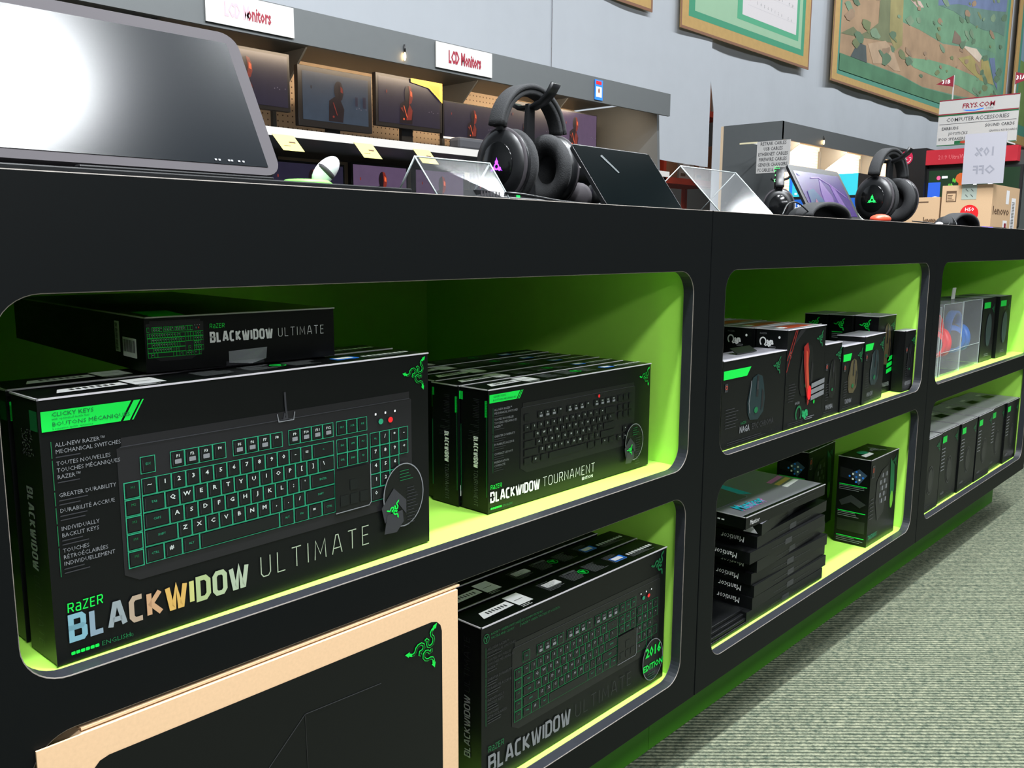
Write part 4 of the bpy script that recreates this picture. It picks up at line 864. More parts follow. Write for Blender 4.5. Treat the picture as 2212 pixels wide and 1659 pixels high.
# ------------------------------------------------------------------ monitor gondola
GRYM = mat('grey_painted_metal', (80, 83, 84), .5, noise=.05, nscale=20); PEG = mat('pegboard_tan', (205, 180, 150), .7); HOLE = mat('peg_hole', (90, 70, 55), .9)
SHELFW = mat('white_shelf_rail', (178, 174, 170), .4); WARM = (1.0, .78, .55)
def gondola(name, label, x0, x1, yb, yf, ztop, zval, sh, holes, grille=False):
    t = thing(name, label, 'shelving', (x0, yf, 0)); b = MB(); b.box(0, yb-yf, ZF, x1-x0, yb-yf+.05, ztop, PEG)
    f = Fr(b, (0, yb-yf, 0), (1, 0, 0), (0, 0, 1), .002)
    for r_ in holes[2]:
        x = holes[0]
        while x < holes[1]: f.rect(x-x0-.004, r_-.004, x-x0+.004, r_+.004, HOLE, 1); x += .034
    if grille:
        z = 1.4
        while z < ztop: f.rect(0, z, x1-x0, z+.004, mat('slat_line', (170, 145, 115), .7), 1); z += .03
    b.build('back_panel', t)
    b = MB(); b.box(0, 0, zval, x1-x0, .02, ztop, GRYM); b.build('header_panel', t)
    b = MB(); b.box(0, .02, ztop-.03, x1-x0, yb-yf, ztop-.01, GRYM); b.build('canopy', t)
    for z, dd in sh:
        b = MB(); b.box(0, .0+dd, z-.03, x1-x0, yb-yf, z-.001, GRYM); b.box(0, -.012+dd, z-.036, x1-x0, dd+.002, z+.004, SHELFW); b.build('shelf', t)
    b = MB(); b.box(0, .15, ZF, x1-x0, yb-yf, .12, GRYM); b.build('base_deck', t)
    return t
BX = 5.83; YB = 3.72; YF = 2.8
gon = gondola('monitor_shelving', 'long grey shelving with peg board back carrying rows of monitors', .9, BX, YB, YF, 2.282, 2.122, ((1.712, 0), (1.24, 0)), (2.9, BX-.02, [1.82+.034*i for i in range(14)]))
b = MB(); b.prism([(.0, ZF), (.92, ZF), (.92, 2.24), (.12, 2.24), (.12, 2.2)], (BX-.9, BX-.9+.03), GRYM, 'x'); b.build('side_panel', gon)
for x in (2.15, 3.0, 4.35, 5.3):
    b = MB(); b.prism([(.56, 2.25), (.9, 2.25), (.9, 1.95)], (x-.9, x-.9+.012), GRYM, 'x'); b.box(x-.9-.012, .895, 1.2, x-.9+.012, .925, 2.2, GRYM); b.build('canopy_bracket', gon)
FIGD = mat('screen_dark_navy', (36, 33, 50), .3, emit=1.1, noise=.25, nscale=20); FIGT = mat('screen_dark_teal', (48, 60, 74), .3, emit=1.1, noise=.25, nscale=20); FIGR = mat('figure_red', (120, 42, 34), .3, emit=1.1, noise=.5, nscale=40); FIGO = mat('figure_orange', (215, 92, 52), .3, emit=1.2, noise=.4, nscale=60)
FIGB = mat('figure_brown', (42, 31, 38), .3, emit=.5, noise=.5, nscale=40); FIGP = mat('screen_mauve', (108, 88, 118), .2, emit=.7, noise=.15, nscale=20); SPK = mat('screen_spark', (130, 125, 140), .3, emit=.6)
def figure(f, w, h, cx=.44, a=1, dim=False):
    O, Rr, B = (FIGR, FIGB, FIGB) if dim else (FIGO, FIGR, FIGB); x = cx*w; s = h
    f.poly([(x-.22*s, .02*s), (x+.16*s, .02*s), (x+.2*s, .3*s), (x+.1*s, .5*s), (x-.05*s, .55*s), (x-.2*s, .45*s)], B, 3)
    f.poly([(x-.02*s, .1*s), (x+.14*s, .12*s), (x+.17*s, .34*s), (x+.08*s, .47*s), (x+.02*s, .3*s)], Rr, 4)
    f.ell(x+.05*s, .68*s, .12*s, .2*s, B, 4); f.poly([(x+.05*s, .88*s), (x+.12*s, .86*s), (x+.17*s, .74*s), (x+.18*s, .62*s), (x+.14*s, .5*s), (x+.06*s, .46*s), (x+.08*s, .68*s)], Rr, 5)
    f.poly([(x+.1*s, .78*s), (x+.155*s, .74*s), (x+.16*s, .64*s), (x+.1*s, .66*s)], O, 6)
    f.stroke([(x-.1*s, .42*s), (x+.0*s, .16*s)], .02*s, O, k=6); f.poly([(x-.2*s, .36*s), (x-.14*s, .38*s), (x-.1*s, .26*s)], Rr, 6); f.ell(x-.1*s, .12*s, .025*s, .025*s, O, 6, 8)
    f.ell(.12*w, .68*s, .018*s, .04*s, Rr, 5, 8)
    for q in ((.8, .34), (.84, .36), (.87, .33), (.95, .35)): f.rect(q[0]*w, q[1]*s, q[0]*w+.006, q[1]*s+.006, SPK, 5)
def monitor(label, x0, x1, z0, z1, y, shelfz, bez=.016, scr=None, figx=.44, stand=True, extra=None, dim=False, silver=False, fig=True):
    w, h = x1-x0, z1-z0; t = thing('lcd_monitor', label, 'monitor', ((x0+x1)/2, y, shelfz), 0, 'monitors on the long shelving')
    bm_ = mat('monitor_bezel', (22, 22, 25), .35)
    b = MB(); b.box(-w/2, 0, z0-shelfz, w/2, .035, z1-shelfz, bm_); b.build('bezel', t, bevel=.002)
    b = MB(); f = Fr(b, (-w/2+bez, 0, z0-shelfz+bez*1.3), (1, 0, 0), (0, 0, 1), .0012); W, H = w-2*bez, h-bez*2.3
    f.rect(0, 0, W, H, scr or FIGD, 1)
    if fig: figure(f, W, H, figx, dim=dim)
    if extra: extra(f, W, H)
    b.build('screen', t)['label'] = 'dark screen with a lit figure'
    if silver:
        b = MB(); b.box(-w/2, -.002, z0-shelfz-.001, w/2, 0, z0-shelfz+.012, SILV); b.build('chin_strip', t)
    b = MB(); b.box(-.045, .03, .004, .045, .055, z0-shelfz+.05, PLAS); b.build('stand_neck', t)
    b = MB(); b.box(-.13, -.05, 0, .13, .12, .006, PLAS); b.build('stand_foot', t)
def energy(f, W, H):
    Y = mat('yellow_sticker', (215, 175, 60), .5); f.poly([(W*.5, H*1.06), (W*.5, H*.97), (W*.8, H*.9), (W*1.03, H*.6), (W*1.03, H*1.06)], Y, 8); f.poly([(W*.78, H*.98), (W*.98, H*.72), (W*.98, H*.98)], mat('sticker_amber', (190, 140, 40), .5), 9)
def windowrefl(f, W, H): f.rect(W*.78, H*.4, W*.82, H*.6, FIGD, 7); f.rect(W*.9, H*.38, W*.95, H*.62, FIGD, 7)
S1 = 1.7125
monitor('dark monitor half hidden by the big leaning display, upper shelf', 2.38, 2.85, 1.876, 2.18, 3.3, S1, figx=.4)
monitor('bulky black monitor with washed-out teal picture, second on upper shelf', 2.9, 3.41, 1.814, 2.139, 3.3, S1, .028, FIGT, .5, extra=windowrefl, dim=True)
monitor('monitor with yellow corner sticker on the upper shelf', 3.442, 3.972, 1.868, 2.173, 3.3, S1, .018, extra=energy)
monitor('slim monitor with silver chin left of the tall headset', 3.983, 4.5, 1.84, 2.075, 3.3, S1, .008, figx=.5, silver=True)
monitor('monitor seen through the loop of the tall headset', 4.56, 5.1, 1.87, 2.15, 3.3, S1, .01, figx=.42)
monitor('last monitor on the upper shelf with mauve tinted picture', 5.15, 5.59, 1.87, 2.15, 3.3, S1, .01, FIGP, .35)
S2 = 1.2405
for i, (a, c, lb) in enumerate(((2.68, 3.2, 'lower shelf monitor just right of the leaning display'), (3.25, 3.68, 'lower shelf monitor behind the silver mouse'), (3.735, 4.17, 'lower shelf monitor seen through the clear acrylic stand'), (4.25, 4.7, 'lower shelf monitor hidden behind the tall headset'), (4.95, 5.45, 'lower shelf monitor behind the dark screen panel'))):
    monitor(lb, a, c, 1.36, 1.64 if i else 1.62, 3.3, S2, .012, FIGP if i in (1, 2) else FIGD, .5 if i else .55)
b = MB(); b.box(3.68, 2.83, S1, 4.05, 2.93, S1+.075, mat('charcoal_cloth', (52, 52, 56), .8)); tag(b.build('sound_bar', bevel=.02, origin=(3.86, 2.88, S1)), 'dark grey sound bar lying on the upper shelf by the tall headset', 'speaker')
YT = mat('yellow_tag', (222, 205, 110), .6)
for i, x in enumerate((2.40, 2.88, 3.28)):
    b = MB(); b.obox((0, 0, 0), (.12, 0, 0), (.035, -.04, -.075), (0, .001, .001), YT); f = Fr(b, (0, 0, 0), (1, 0, 0), Vector((-.035, .04, .075)), .002); f.rect(.065, -.045, .1, -.038, KRAFTD, 1); f.rect(.02, -.065, .06, -.063, KRAFTD, 1)
    o = b.build('price_tag'); place(o, (x, 2.786, 1.682)); tag(o, ('yellow price tag on shelf rail next to the leaning display', 'middle yellow price tag on the shelf rail', 'right yellow price tag below the corner-stickered monitor')[i], 'price tag', 'yellow price tags on the shelf rail')
WS = mat('white_sign', (176, 174, 172), .6, spec=.2); MAR = mat('sign_maroon', (128, 22, 42), .5); MARF = mat('sign_faded_pink', (205, 150, 160), .5)
for i, (xa, xb) in enumerate(((2.09, 2.545), (3.46, 3.905))):
    b = MB(); w_ = xb-xa; b.box(0, -.006, 0, w_, 0, .137, WS); f = Fr(b, (0, -.006, 0), (1, 0, 0), (0, 0, 1), .001)
    if i: f.text('LCD Monitors', w_*.5, .038, .066, MAR, sx=.48, bold=.045, align='C', k=1)
    else: f.text('LCD M', .09, .04, .062, MARF, sx=.5, bold=.03, k=1); f.text('onitors', .205, .04, .062, MAR, sx=.5, bold=.03, k=1)
    o = b.build('shelf_sign', bevel=.0); place(o, (xa, 2.795, 2.138)); tag(o, ('white header sign with partly faded red lettering, at the top left', 'white header sign with crisp red LCD Monitors lettering')[i], 'sign', 'white signs on the header panel')
BULB = emat('bulb_warm', (255, 214, 150), 30)
def bulb(label, x, y, z):
    t = thing('strip_bulb', label, 'lamp', (x, y, z), 0, 'small bulbs on the headers'); b = MB(); b.ell((0, 0, 0), (.006, .006, .022), BULB, 10, 8); b.build('glass', t); b = MB(); b.tube([(0, 0, .02), (0, .0, .06)], .006, PLAS, 8); b.build('socket', t)
bulb('small lit bulb hanging on the header left of the crisp sign', 3.235, 2.79, 2.16)
l = area('canopy_lamp', (3.9, 3.05, 2.235), 2.6, .06, 14, WARM, (3.9, 3.6, 1.4)); l = area('canopy_lamp', (5.35, 3.05, 2.235), .5, .06, 5, WARM, (5.35, 3.6, 1.4))
# id photo card at the end of the header
b = MB(); b.box(0, -.004, 0, .085, 0, .13, BLUE); f = Fr(b, (0, -.004, 0), (1, 0, 0), (0, 0, 1), .001); f.rect(.012, .018, .073, .085, STICK, 1); f.rect(.01, .1, .07, .122, RED, 1); f.ell(.042, .06, .011, .017, mat('skin_print', (130, 88, 70), .6), 2, 12); f.poly([(.022, .02), (.062, .02), (.052, .044), (.032, .044)], PRW, 2)
o = b.build('photo_card'); place(o, (4.90, 2.796, 2.135)); tag(o, 'small blue card with a person portrait at the header end', 'card')
# ------------------------------------------------------------------ cable gondola
gc = gondola('cable_shelving', 'grey shelving with lit pale back and end sign listing cables', 7.66, 14.6, 3.37, 2.8, 2.275, 2.118, ((1.1, 0),), (0, 0, []), True)
b = MB(); b.box(-.002, 0, ZF, .03, .59, 2.277, GRYM); b.build('end_panel', gc)
for k in range(5):
    x = 8.55+k*1.15; b = MB(); b.prism([(.15, 2.24), (.56, 2.24), (.56, 1.95)], (x-7.66, x-7.66+.012), GRYM, 'x'); b.box(x-7.66-.012, .545, 1.2, x-7.66+.012, .568, 2.2, GRYM); b.build('canopy_bracket', gc)
bulb('lit bulb on the header of the cable shelving', 8.52, 2.79, 2.16)
area('canopy_lamp', (9.6, 3.0, 2.22), 3.2, .06, 75, WARM, (9.6, 3.6, 1.5)); area('canopy_lamp', (12.8, 3.0, 2.22), 3.0, .06, 55, WARM, (12.8, 3.6, 1.5))
# hanging packets
PC = [mat('packet_%d' % i, c, .4) for i, c in enumerate(((225, 225, 228), (200, 50, 45), (60, 90, 170), (120, 120, 125), (235, 235, 225), (70, 70, 75)))]
kk = 0
for r_ in range(3):
    for q in range(24):
        x = 8.0+q*.26+r_*.05; z = 1.56-r_*.17; t = PC[(q*7+r_*3) % 6]
        b = MB(); b.box(0, -.02, 0, .13, 0, .12, t); b.box(.02, -.021, .07, .11, -.02, .11, PC[0]); b.box(.062, -.01, .12, .068, .18, .126, SILV)
        o = b.build('hanging_packet'); place(o, (x, 3.15, z)); kk += 1
        tag(o, 'small packet hanging on a peg hook of the cable shelving', 'packet', 'packets hanging on the cable shelving')
b = MB(); b.box(0, -.305, -.27, .012, 0, 0, WS); f = Fr(b, (0, 0, -.27), (0, -1, 0), (0, 0, 1), .001)
for i, s_ in enumerate(('RETRAK CABLES', 'USB CABLES', 'ETHERNET CABLES', 'FIREWIRE CABLES', 'GENDER CHANGERS', 'PC CABLES & ADAPTERS')):
    wd = max(v[0] for v in btext(s_, .01)[0])*.03/CAP; f.text(s_, .152, .235-i*.0445, .03, mat('sign_black', (60, 60, 62), .5), sx=min(.8, .275/wd), bold=.01, align='C', k=1)
f.l = .001
o = b.build('aisle_sign'); place(o, (7.28, 2.84, 2.062)); tag(o, 'square cream sign listing USB and ethernet cables in black capitals', 'sign')
b = MB(); b.box(0, 0, 0, .012, .17, .014, mat('cream_rail', (215, 205, 170), .5)); b.box(.012, .05, 0, .38, .06, .01, SILV); o = b.build('sign_arm'); place(o, (7.28, 2.84, 2.05)); tag(o, 'thin pale arm projecting beside the cable list sign', 'sign arm')
# poster fixture
t = thing('poster_fixture', 'end fixture with cyan and blue posters behind the purple laptop', 'display stand', (6.5, 1.62, 0))
b = MB(); b.box(0.004, 0, ZF, .4, .53, 1.69, PLAS); b.build('cabinet', t)
b = MB(); f = Fr(b, (.004, .53, 0), (0, -1, 0), (0, 0, 1), .002); CYP = mat('poster_cyan', (50, 185, 200), .5, emit=.15); BLP = mat('poster_blue', (20, 85, 175), .5, emit=.2)
f.rect(.0, 1.535, .53, 1.69, CYP, 1); f.rect(0, 1.3, .53, 1.515, BLP, 1); f.rect(.01, 1.54, .03, 1.68, BLUE, 2); f.rect(.05, 1.55, .07, 1.565, STICK, 2)
f.text('Laptop', .055, 1.45, .042, PRW, sx=.8, bold=.03, k=2); f.text('to TV', .075, 1.385, .042, PRW, sx=.8, bold=.03, k=2); f.para(.06, 1.36, .1, 4, PRW, .02, .006, 2)
b.build('poster', t)['label'] = 'cyan and blue poster reading Laptop to TV'
# ------------------------------------------------------------------ screen wall with red header
t = thing('screen_display_unit', 'tall black display unit with red header and colourful lit screens', 'display stand', (9.0, 1.12, 0))
BK = mat('unit_black', (24, 24, 26), .45); RD = mat('header_red', (190, 32, 50), .5); MAG = mat('logo_magenta', (205, 25, 75), .5)
b = MB(); b.box(.1, 0, ZF, .5, .9, 2.03, mat('unit_grey', (62, 68, 66), .6)); b.build('cabinet', t)
b = MB(); b.box(0, .09, 1.93, .1, .87, 2.066, RD); f = Fr(b, (0, .87, 1.93), (0, -1, 0), (0, 0, 1), .0015); f.text('21:9 UltraWide Monitors', .11, .045, .042, mat('header_letter', (225, 120, 125), .5), sx=.8, k=1); b.build('header_box', t)['label'] = 'red header box with pale lettering'
b = MB(); b.box(0, .87, ZF, .5, 1.19, 2.09, BK); f = Fr(b, (0, 1.19, 0), (0, -1, 0), (0, 0, 1), .0015)
f.ell(.14, 2.01, .06, .065, MAG, 1); f.ring(.14, 2.01, .048, .052, .006, STICK, 2, a0=80, a1=350); f.stroke([(.135, 2.03), (.135, 1.995), (.15, 1.995)], .005, STICK, k=2); f.stroke([(.165, 2.01), (.185, 2.01)], .005, STICK, k=2); f.ell(.115, 2.03, .006, .006, STICK, 2, 8)
f.stroke([(.125, 1.9), (.125, 1.84), (.16, 1.84)], .014, STICK, k=2); b.build('logo_column', t)['label'] = 'black column with round magenta logo and white letter'
b = MB(); b.box(.06, .05, 1.35, .1, .87, 1.9, BK); f = Fr(b, (.06, .87, 1.35), (0, -1, 0), (0, 0, 1), .0015)
f.rect(.02, .02, .8, .53, mat('screen_forest', (30, 60, 35), .3, emit=1), 1)
SCN = [emat('lit_blue', (40, 90, 200), 1.5), emat('lit_green', (90, 190, 60), 1.2), emat('lit_orange', (200, 95, 40), 1.2), emat('lit_white', (240, 245, 255), 2.5), emat('lit_red', (235, 50, 45), 1.6), emat('lit_yellow', (210, 200, 80), 1.3), emat('lit_pink', (235, 90, 140), 1.5)]
f.rect(.02, .27, .13, .42, SCN[0], 2); f.ell(.09, .24, .05, .05, SCN[3], 3, 12); f.ell(.31, .45, .05, .05, SCN[2], 2, 10); f.rect(.29, .33, .32, .44, SCN[2], 2); f.ell(.11, .46, .018, .02, SCN[6], 3, 10); f.rect(.14, .455, .19, .475, SCN[3], 3)
for k in range(16): f.ell(.16+random.random()*.1, .27+random.random()*.17, .008, .02, SCN[1], 2, 8)
f.poly([(.2, .2), (.3, .2), (.33, .28), (.28, .32), (.2, .27)], SCN[4], 3); f.ell(.24, .29, .02, .02, SCN[2], 4, 10); f.ell(.27, .25, .015, .02, SCN[3], 5, 8); f.rect(.36, .28, .39, .34, SCN[5], 3); f.rect(.46, .28, .5, .36, SCN[5], 3)
f.ell(.42, .32, .03, .015, SCN[3], 3, 8); f.rect(.43, .4, .5, .5, SCN[1], 2); f.rect(.53, .28, .56, .38, SCN[0], 3); f.poly([(.4, .36), (.44, .42), (.46, .34)], SCN[3], 3)
b.build('lit_screen', t)['label'] = 'lit screen with colourful toys picture'
# ------------------------------------------------------------------ aisle sign with flags
SB = MC['sign_black']; t = thing('category_sign', 'cream aisle sign with red bands listing computer accessories', 'sign', (7.85, .947, 1.2)); t.scale = (1.0467,)*3
b = MB(); b.box(0, 0, .745, .012, .56, 1.09, WS); b.box(.013, .14, 0, .04, .17, .9, SILV)
f = Fr(b, (0, .56, .745), (0, -1, 0), (0, 0, 1), .0012)
for z, hh, mm in ((.337, .008, MAR), (.232, .008, MAR), (.222, .01, PRGD), (.0, .006, PRGD)): f.rect(0, z, .56, z+hh, mm, 1)
f.text('FRYS.COM', .28, .272, .036, MAR, sx=1.0, bold=.02, align='C', k=1, shear=.1); f.poly([(.17, .262), (.2, .25), (.26, .246), (.32, .256), (.32, .264), (.26, .254)], BLUE, 1); f.text('OPEN', .33, .25, .016, PRGY, k=1, shear=.2)
f.text('COMPUTER ACCESSORIES', .28, .178, .03, SB, sx=.92, align='C', bold=.005, k=1); f.rect(.01, .16, .55, .163, SB, 1)
for s_, x, z, al, q in (('EARBUDS', .03, .118, 'L', .02), ('SOUND CARDS', .54, .122, 'R', .02), ('JOYSTICKS', .22, .078, 'R', .005), ('GAMING KEYBOARDS', .56, .082, 'R', .0), ('IPOD SPEAKERS', .01, .038, 'L', .005)): f.text(s_, x, z, .022 if 'GAM' not in s_ else .015, SB, sx=.95, align=al, bold=q, k=1)
f.rect(.13, .008, .3, .032, PRGD, 1); f.ell(.2, .02, .03, .01, ORA, 2)
b.build('sign_board', t)
for s_, y, z, dr, lb in (('31B', 1.33, 2.47, 1, 'red pennant reading 31B'), ('31A', .90, 2.44, -1, 'red pennant reading 31A')):
    b = MB(); b.box(0, y-.86-.004, 1.08, .008, y-.86+.004, z-1.2, WS)
    q = y-.86; b.prism([(q, z-1.2), (q, z-1.2-.085), (q+dr*.125, z-1.2-.055)] if dr > 0 else [(q, z-1.2-.085), (q, z-1.2), (q-.14, z-1.2-.04)], (-.004, .0), MAR, 'x')
    f = Fr(b, (-.004, q+(.083 if dr > 0 else -.004), z-1.2-.065), (0, -1, 0), (0, 0, 1), .001); f.text(s_, 0, .008 if dr > 0 else .012, .03, STICK, sx=.95, bold=.03, k=1); b.build('pennant', t)['label'] = lb
b = MB(); b.box(0, 0, .04, .006, .27, .39, mat('thin_paper', (165, 163, 172), .6)); f = Fr(b, (0, .27, 0), (0, -1, 0), (0, 0, 1), .001); GHO = mat('ghost_print', (138, 138, 148), .6)
def mirror_text(f, s_, cx, y, h):
    vs, fs = btext(s_, .02); q = h/CAP; wd = max(v[0] for v in vs)*q; f.mb.add([f.P(cx+wd/2-a*q, y+c*q, 1) for a, c in vs], [tuple(reversed(x)) for x in fs], GHO)
mirror_text(f, '10%', .14, .235, .06); mirror_text(f, 'OFF', .14, .11, .06)
b.box(.006, .13, .37, .75, .14, .38, SILV)
o = b.build('paper_notice'); place(o, (6.98, .79, 1.57)); tag(o, 'white paper notice seen from behind with ghosted reversed 10% OFF', 'sign')
# ------------------------------------------------------------------ cardboard boxes on the far table
t = thing('far_table', 'dark table behind the counter carrying the cardboard boxes', 'table', (6.9, .75, 0)); b = MB(); b.box(0, 0, 1.14, 1.2, 1.6, 1.2, LAM); b.build('tabletop', t)
for x, y in ((.02, .02), (1.14, .02), (.02, 1.54), (1.14, 1.54)): b = MB(); b.box(x, y, ZF, x+.04, y+.04, 1.14, LAM); b.build('leg', t)
t = thing('taped_cardboard_box', 'brown cardboard box with clear tape and round red sticker', 'box', (7.03, .862, 1.2), 0, 'brown cardboard boxes on the far table')
w_, d_, h_ = .71, .34, .408
b = MB(); b.box(0, 0, 0, w_, d_, h_, KRAFT); f = Fr(b, (0, d_, 0), (0, -1, 0), (0, 0, 1), .001); g = Fr(b, (0, 0, 0), (1, 0, 0), (0, 0, 1), .001)
f.rrect(.03, .29, .1, .37, .003, KRAFTD, 1); f.rrect(.036, .296, .094, .35, .003, KRAFT, 2); f.para(.04, .34, .045, 4, KRAFTD, .011, .005, 3)
g.text('lenovo', .03, .20, .06, KRAFTD, sx=1.9, bold=.02, k=1); g.rect(.5, .0, .62, .33, STICK, 1); g.rect(.35, .28, .43, .38, STICK, 1)
for i in range(26): g.rect(.52, .02+i*.011, .59, .024+i*.011, STBAR, 2)
g.rect(.31, 0, .42, .16, STICK, 1); g.rect(.35, 0, .4, .14, MAR, 2); b.build('carton_body', t)
b = MB(); f = Fr(b, (0, d_, 0), (0, -1, 0), (0, 0, 1), .002); f.ell(.195, .205, .062, .062, RED, 1); f.text('H50', .195, .222, .026, STICK, sx=1, align='C', k=2, bold=.01); f.rect(.175, .15, .215, .205, PRK, 2); f.stroke([(.18, .17), (.21, .185)], .004, STICK, k=3); b.build('round_sticker', t)['label'] = 'round red sticker'
b = MB(); f = Fr(b, (0, d_, 0), (0, -1, 0), (0, 0, 1), .002); f.rect(.135, .305, .235, .409, mat('tape_pale', (165, 175, 165), .35), 1)
for x, y in ((.16, .38), (.195, .38), (.16, .34), (.195, .34)): f.stroke([(x, y), (x+.018, y-.018)], .003, STBAR, k=2)
b.build('tape_strip', t)['label'] = 'pale shiny tape strip'
t = thing('low_cardboard_box', 'lower brown cardboard box with dark printed name, left of the taped one', 'box', (7.05, 1.22, 1.2), 0, 'brown cardboard boxes on the far table')
b = MB(); b.box(0, 0, 0, .6, .28, .33, KRAFT); f = Fr(b, (0, .28, 0), (0, -1, 0), (0, 0, 1), .001); f.text('lenovo', .17, .14, .045, KRAFTD, sx=.55, bold=.06, k=1); f.rect(.03, .29, .2, .3, KRAFTD, 1); b.build('carton_body', t)
b = MB(); b.box(-.002, .2, .25, .01, .282, .332, mat('tape_yellow', (170, 160, 80), .4)); b.build('tape_strip', t)
# ------------------------------------------------------------------ curtain wall
CUR = mat('curtain_cloth', (190, 195, 202), .85, noise=.04, nscale=4)
def curtain(label, x0, x1, zb, zt, y, amp, n, seed, step=.06, slope=None):
    rnd = random.Random(seed); ph = [rnd.uniform(0, 6.28) for _ in range(6)]; fr = [rnd.uniform(1.2, 7) for _ in range(6)]
    nx = int((x1-x0)/step)+1; b = MB(); nz = 12; vs = []
    for j in range(nz+1):
        for i in range(nx+1):
            x = x0+(x1-x0)*i/nx; s = j/nz; z0_ = zb(x) if callable(zb) else zb; z = z0_+(zt-z0_)*s
            a = amp*(1.15-.6*s)*sum(math.sin(f_*x+p+s*.7)/(1+.12*f_*f_**.3) for f_, p in zip(fr, ph))*.5
            xx = x
            if slope: xx = x+slope(i/nx, s)
            vs.append((xx, y+a, z))
    fs = [(j*(nx+1)+i, j*(nx+1)+i+1, (j+1)*(nx+1)+i+1, (j+1)*(nx+1)+i) for j in range(nz) for i in range(nx)]
    b.add(vs, fs, CUR, False); o = b.build('curtain', origin=(x0, y, vs[0][2])); sm = o.modifiers.new('thickness', 'SOLIDIFY'); sm.thickness = .004; tag(o, label, 'curtain', 'pale blue curtain panels along the wall')
curtain('pale curtain panel on the left, above the monitor shelving', -1, 8.93, 1.5, 9.6, 6.60, .022, 1, 3, .12)
curtain('pale curtain panel just left of the dark gap', 8.92, 12.78, lambda x: 2.44-.02*(x-11), 9.6, 6.6, .022, 1, 5, .06, lambda a, s: (-.03 if s > .35 else 0)*a+(.16*a if .31 > 2 else 0))
curtain('pale curtain panel right of the gap, above the cable shelving', 13.02, 33, 1.2, 9.6, 6.67, .024, 1, 8, .09, lambda a, s: -.3*min(1, max(0, (s-.27)/.1))*(1-a*12) if a < .08 else 0)
# cloth hem strip under the pictures
GOLD = mat('banner_gold', (196, 160, 100), .8, noise=.12, nscale=12); GOLDD = mat('banner_brown', (140, 100, 78), .8); TEA = mat('banner_teal', (86, 150, 130), .8, noise=.06, nscale=10); LGR = mat('banner_mint', (160, 198, 165), .8, noise=.04, nscale=6)
def banner(label, x0, x1, z0, z1, art, y=6.535):
    b = MB(); b.box(x0, y, z0, x1, y+.012, z1, GOLD); f = Fr(b, (0, y, 0), (1, 0, 0), (0, 0, 1), .0008)
    f.stroke([(x0+.02, z1), (x0+.02, z0+.02), (x1-.02, z0+.02), (x1-.02, z1)], .04, GOLDD, k=1); art(f); o = b.build('printed_banner', origin=(x0, y, z0)); tag(o, label, 'banner', 'large framed-look banners hung on the curtain wall')
def cal(f):
    f.rect(11.98, 4.56, 15.86, 9.3, mat('banner_green', (70, 155, 120), .8), 1); f.rect(12.15, 4.66, 15.74, 9.2, LGR, 2); f.rect(13.42, 4.78, 15.62, 9.1, mat('banner_leaf', (88, 175, 135), .8), 3); f.rect(13.58, 4.87, 15.52, 9, mat('banner_white', (226, 220, 222), .8), 4)
    for r_, zz in enumerate((5.12, 5.36, 5.6, 5.84, 6.08)):
        for c_ in range(13): 
            if c_ in (1, 10): continue
            f.text(str((c_*7+r_*3) % 32+1) if r_ % 2 else str(c_ % 7+1), 13.8+c_*.125, zz-.005*c_, .05, PRGY, k=5, sx=.8)
        f.rect(13.75, zz-.07, 15.45, zz-.066, mat('rule_pale', (205, 200, 205), .8), 5)
banner('green calendar banner with white panel of small numbers', 11.76, 16.1, 4.36, 9.4, cal)
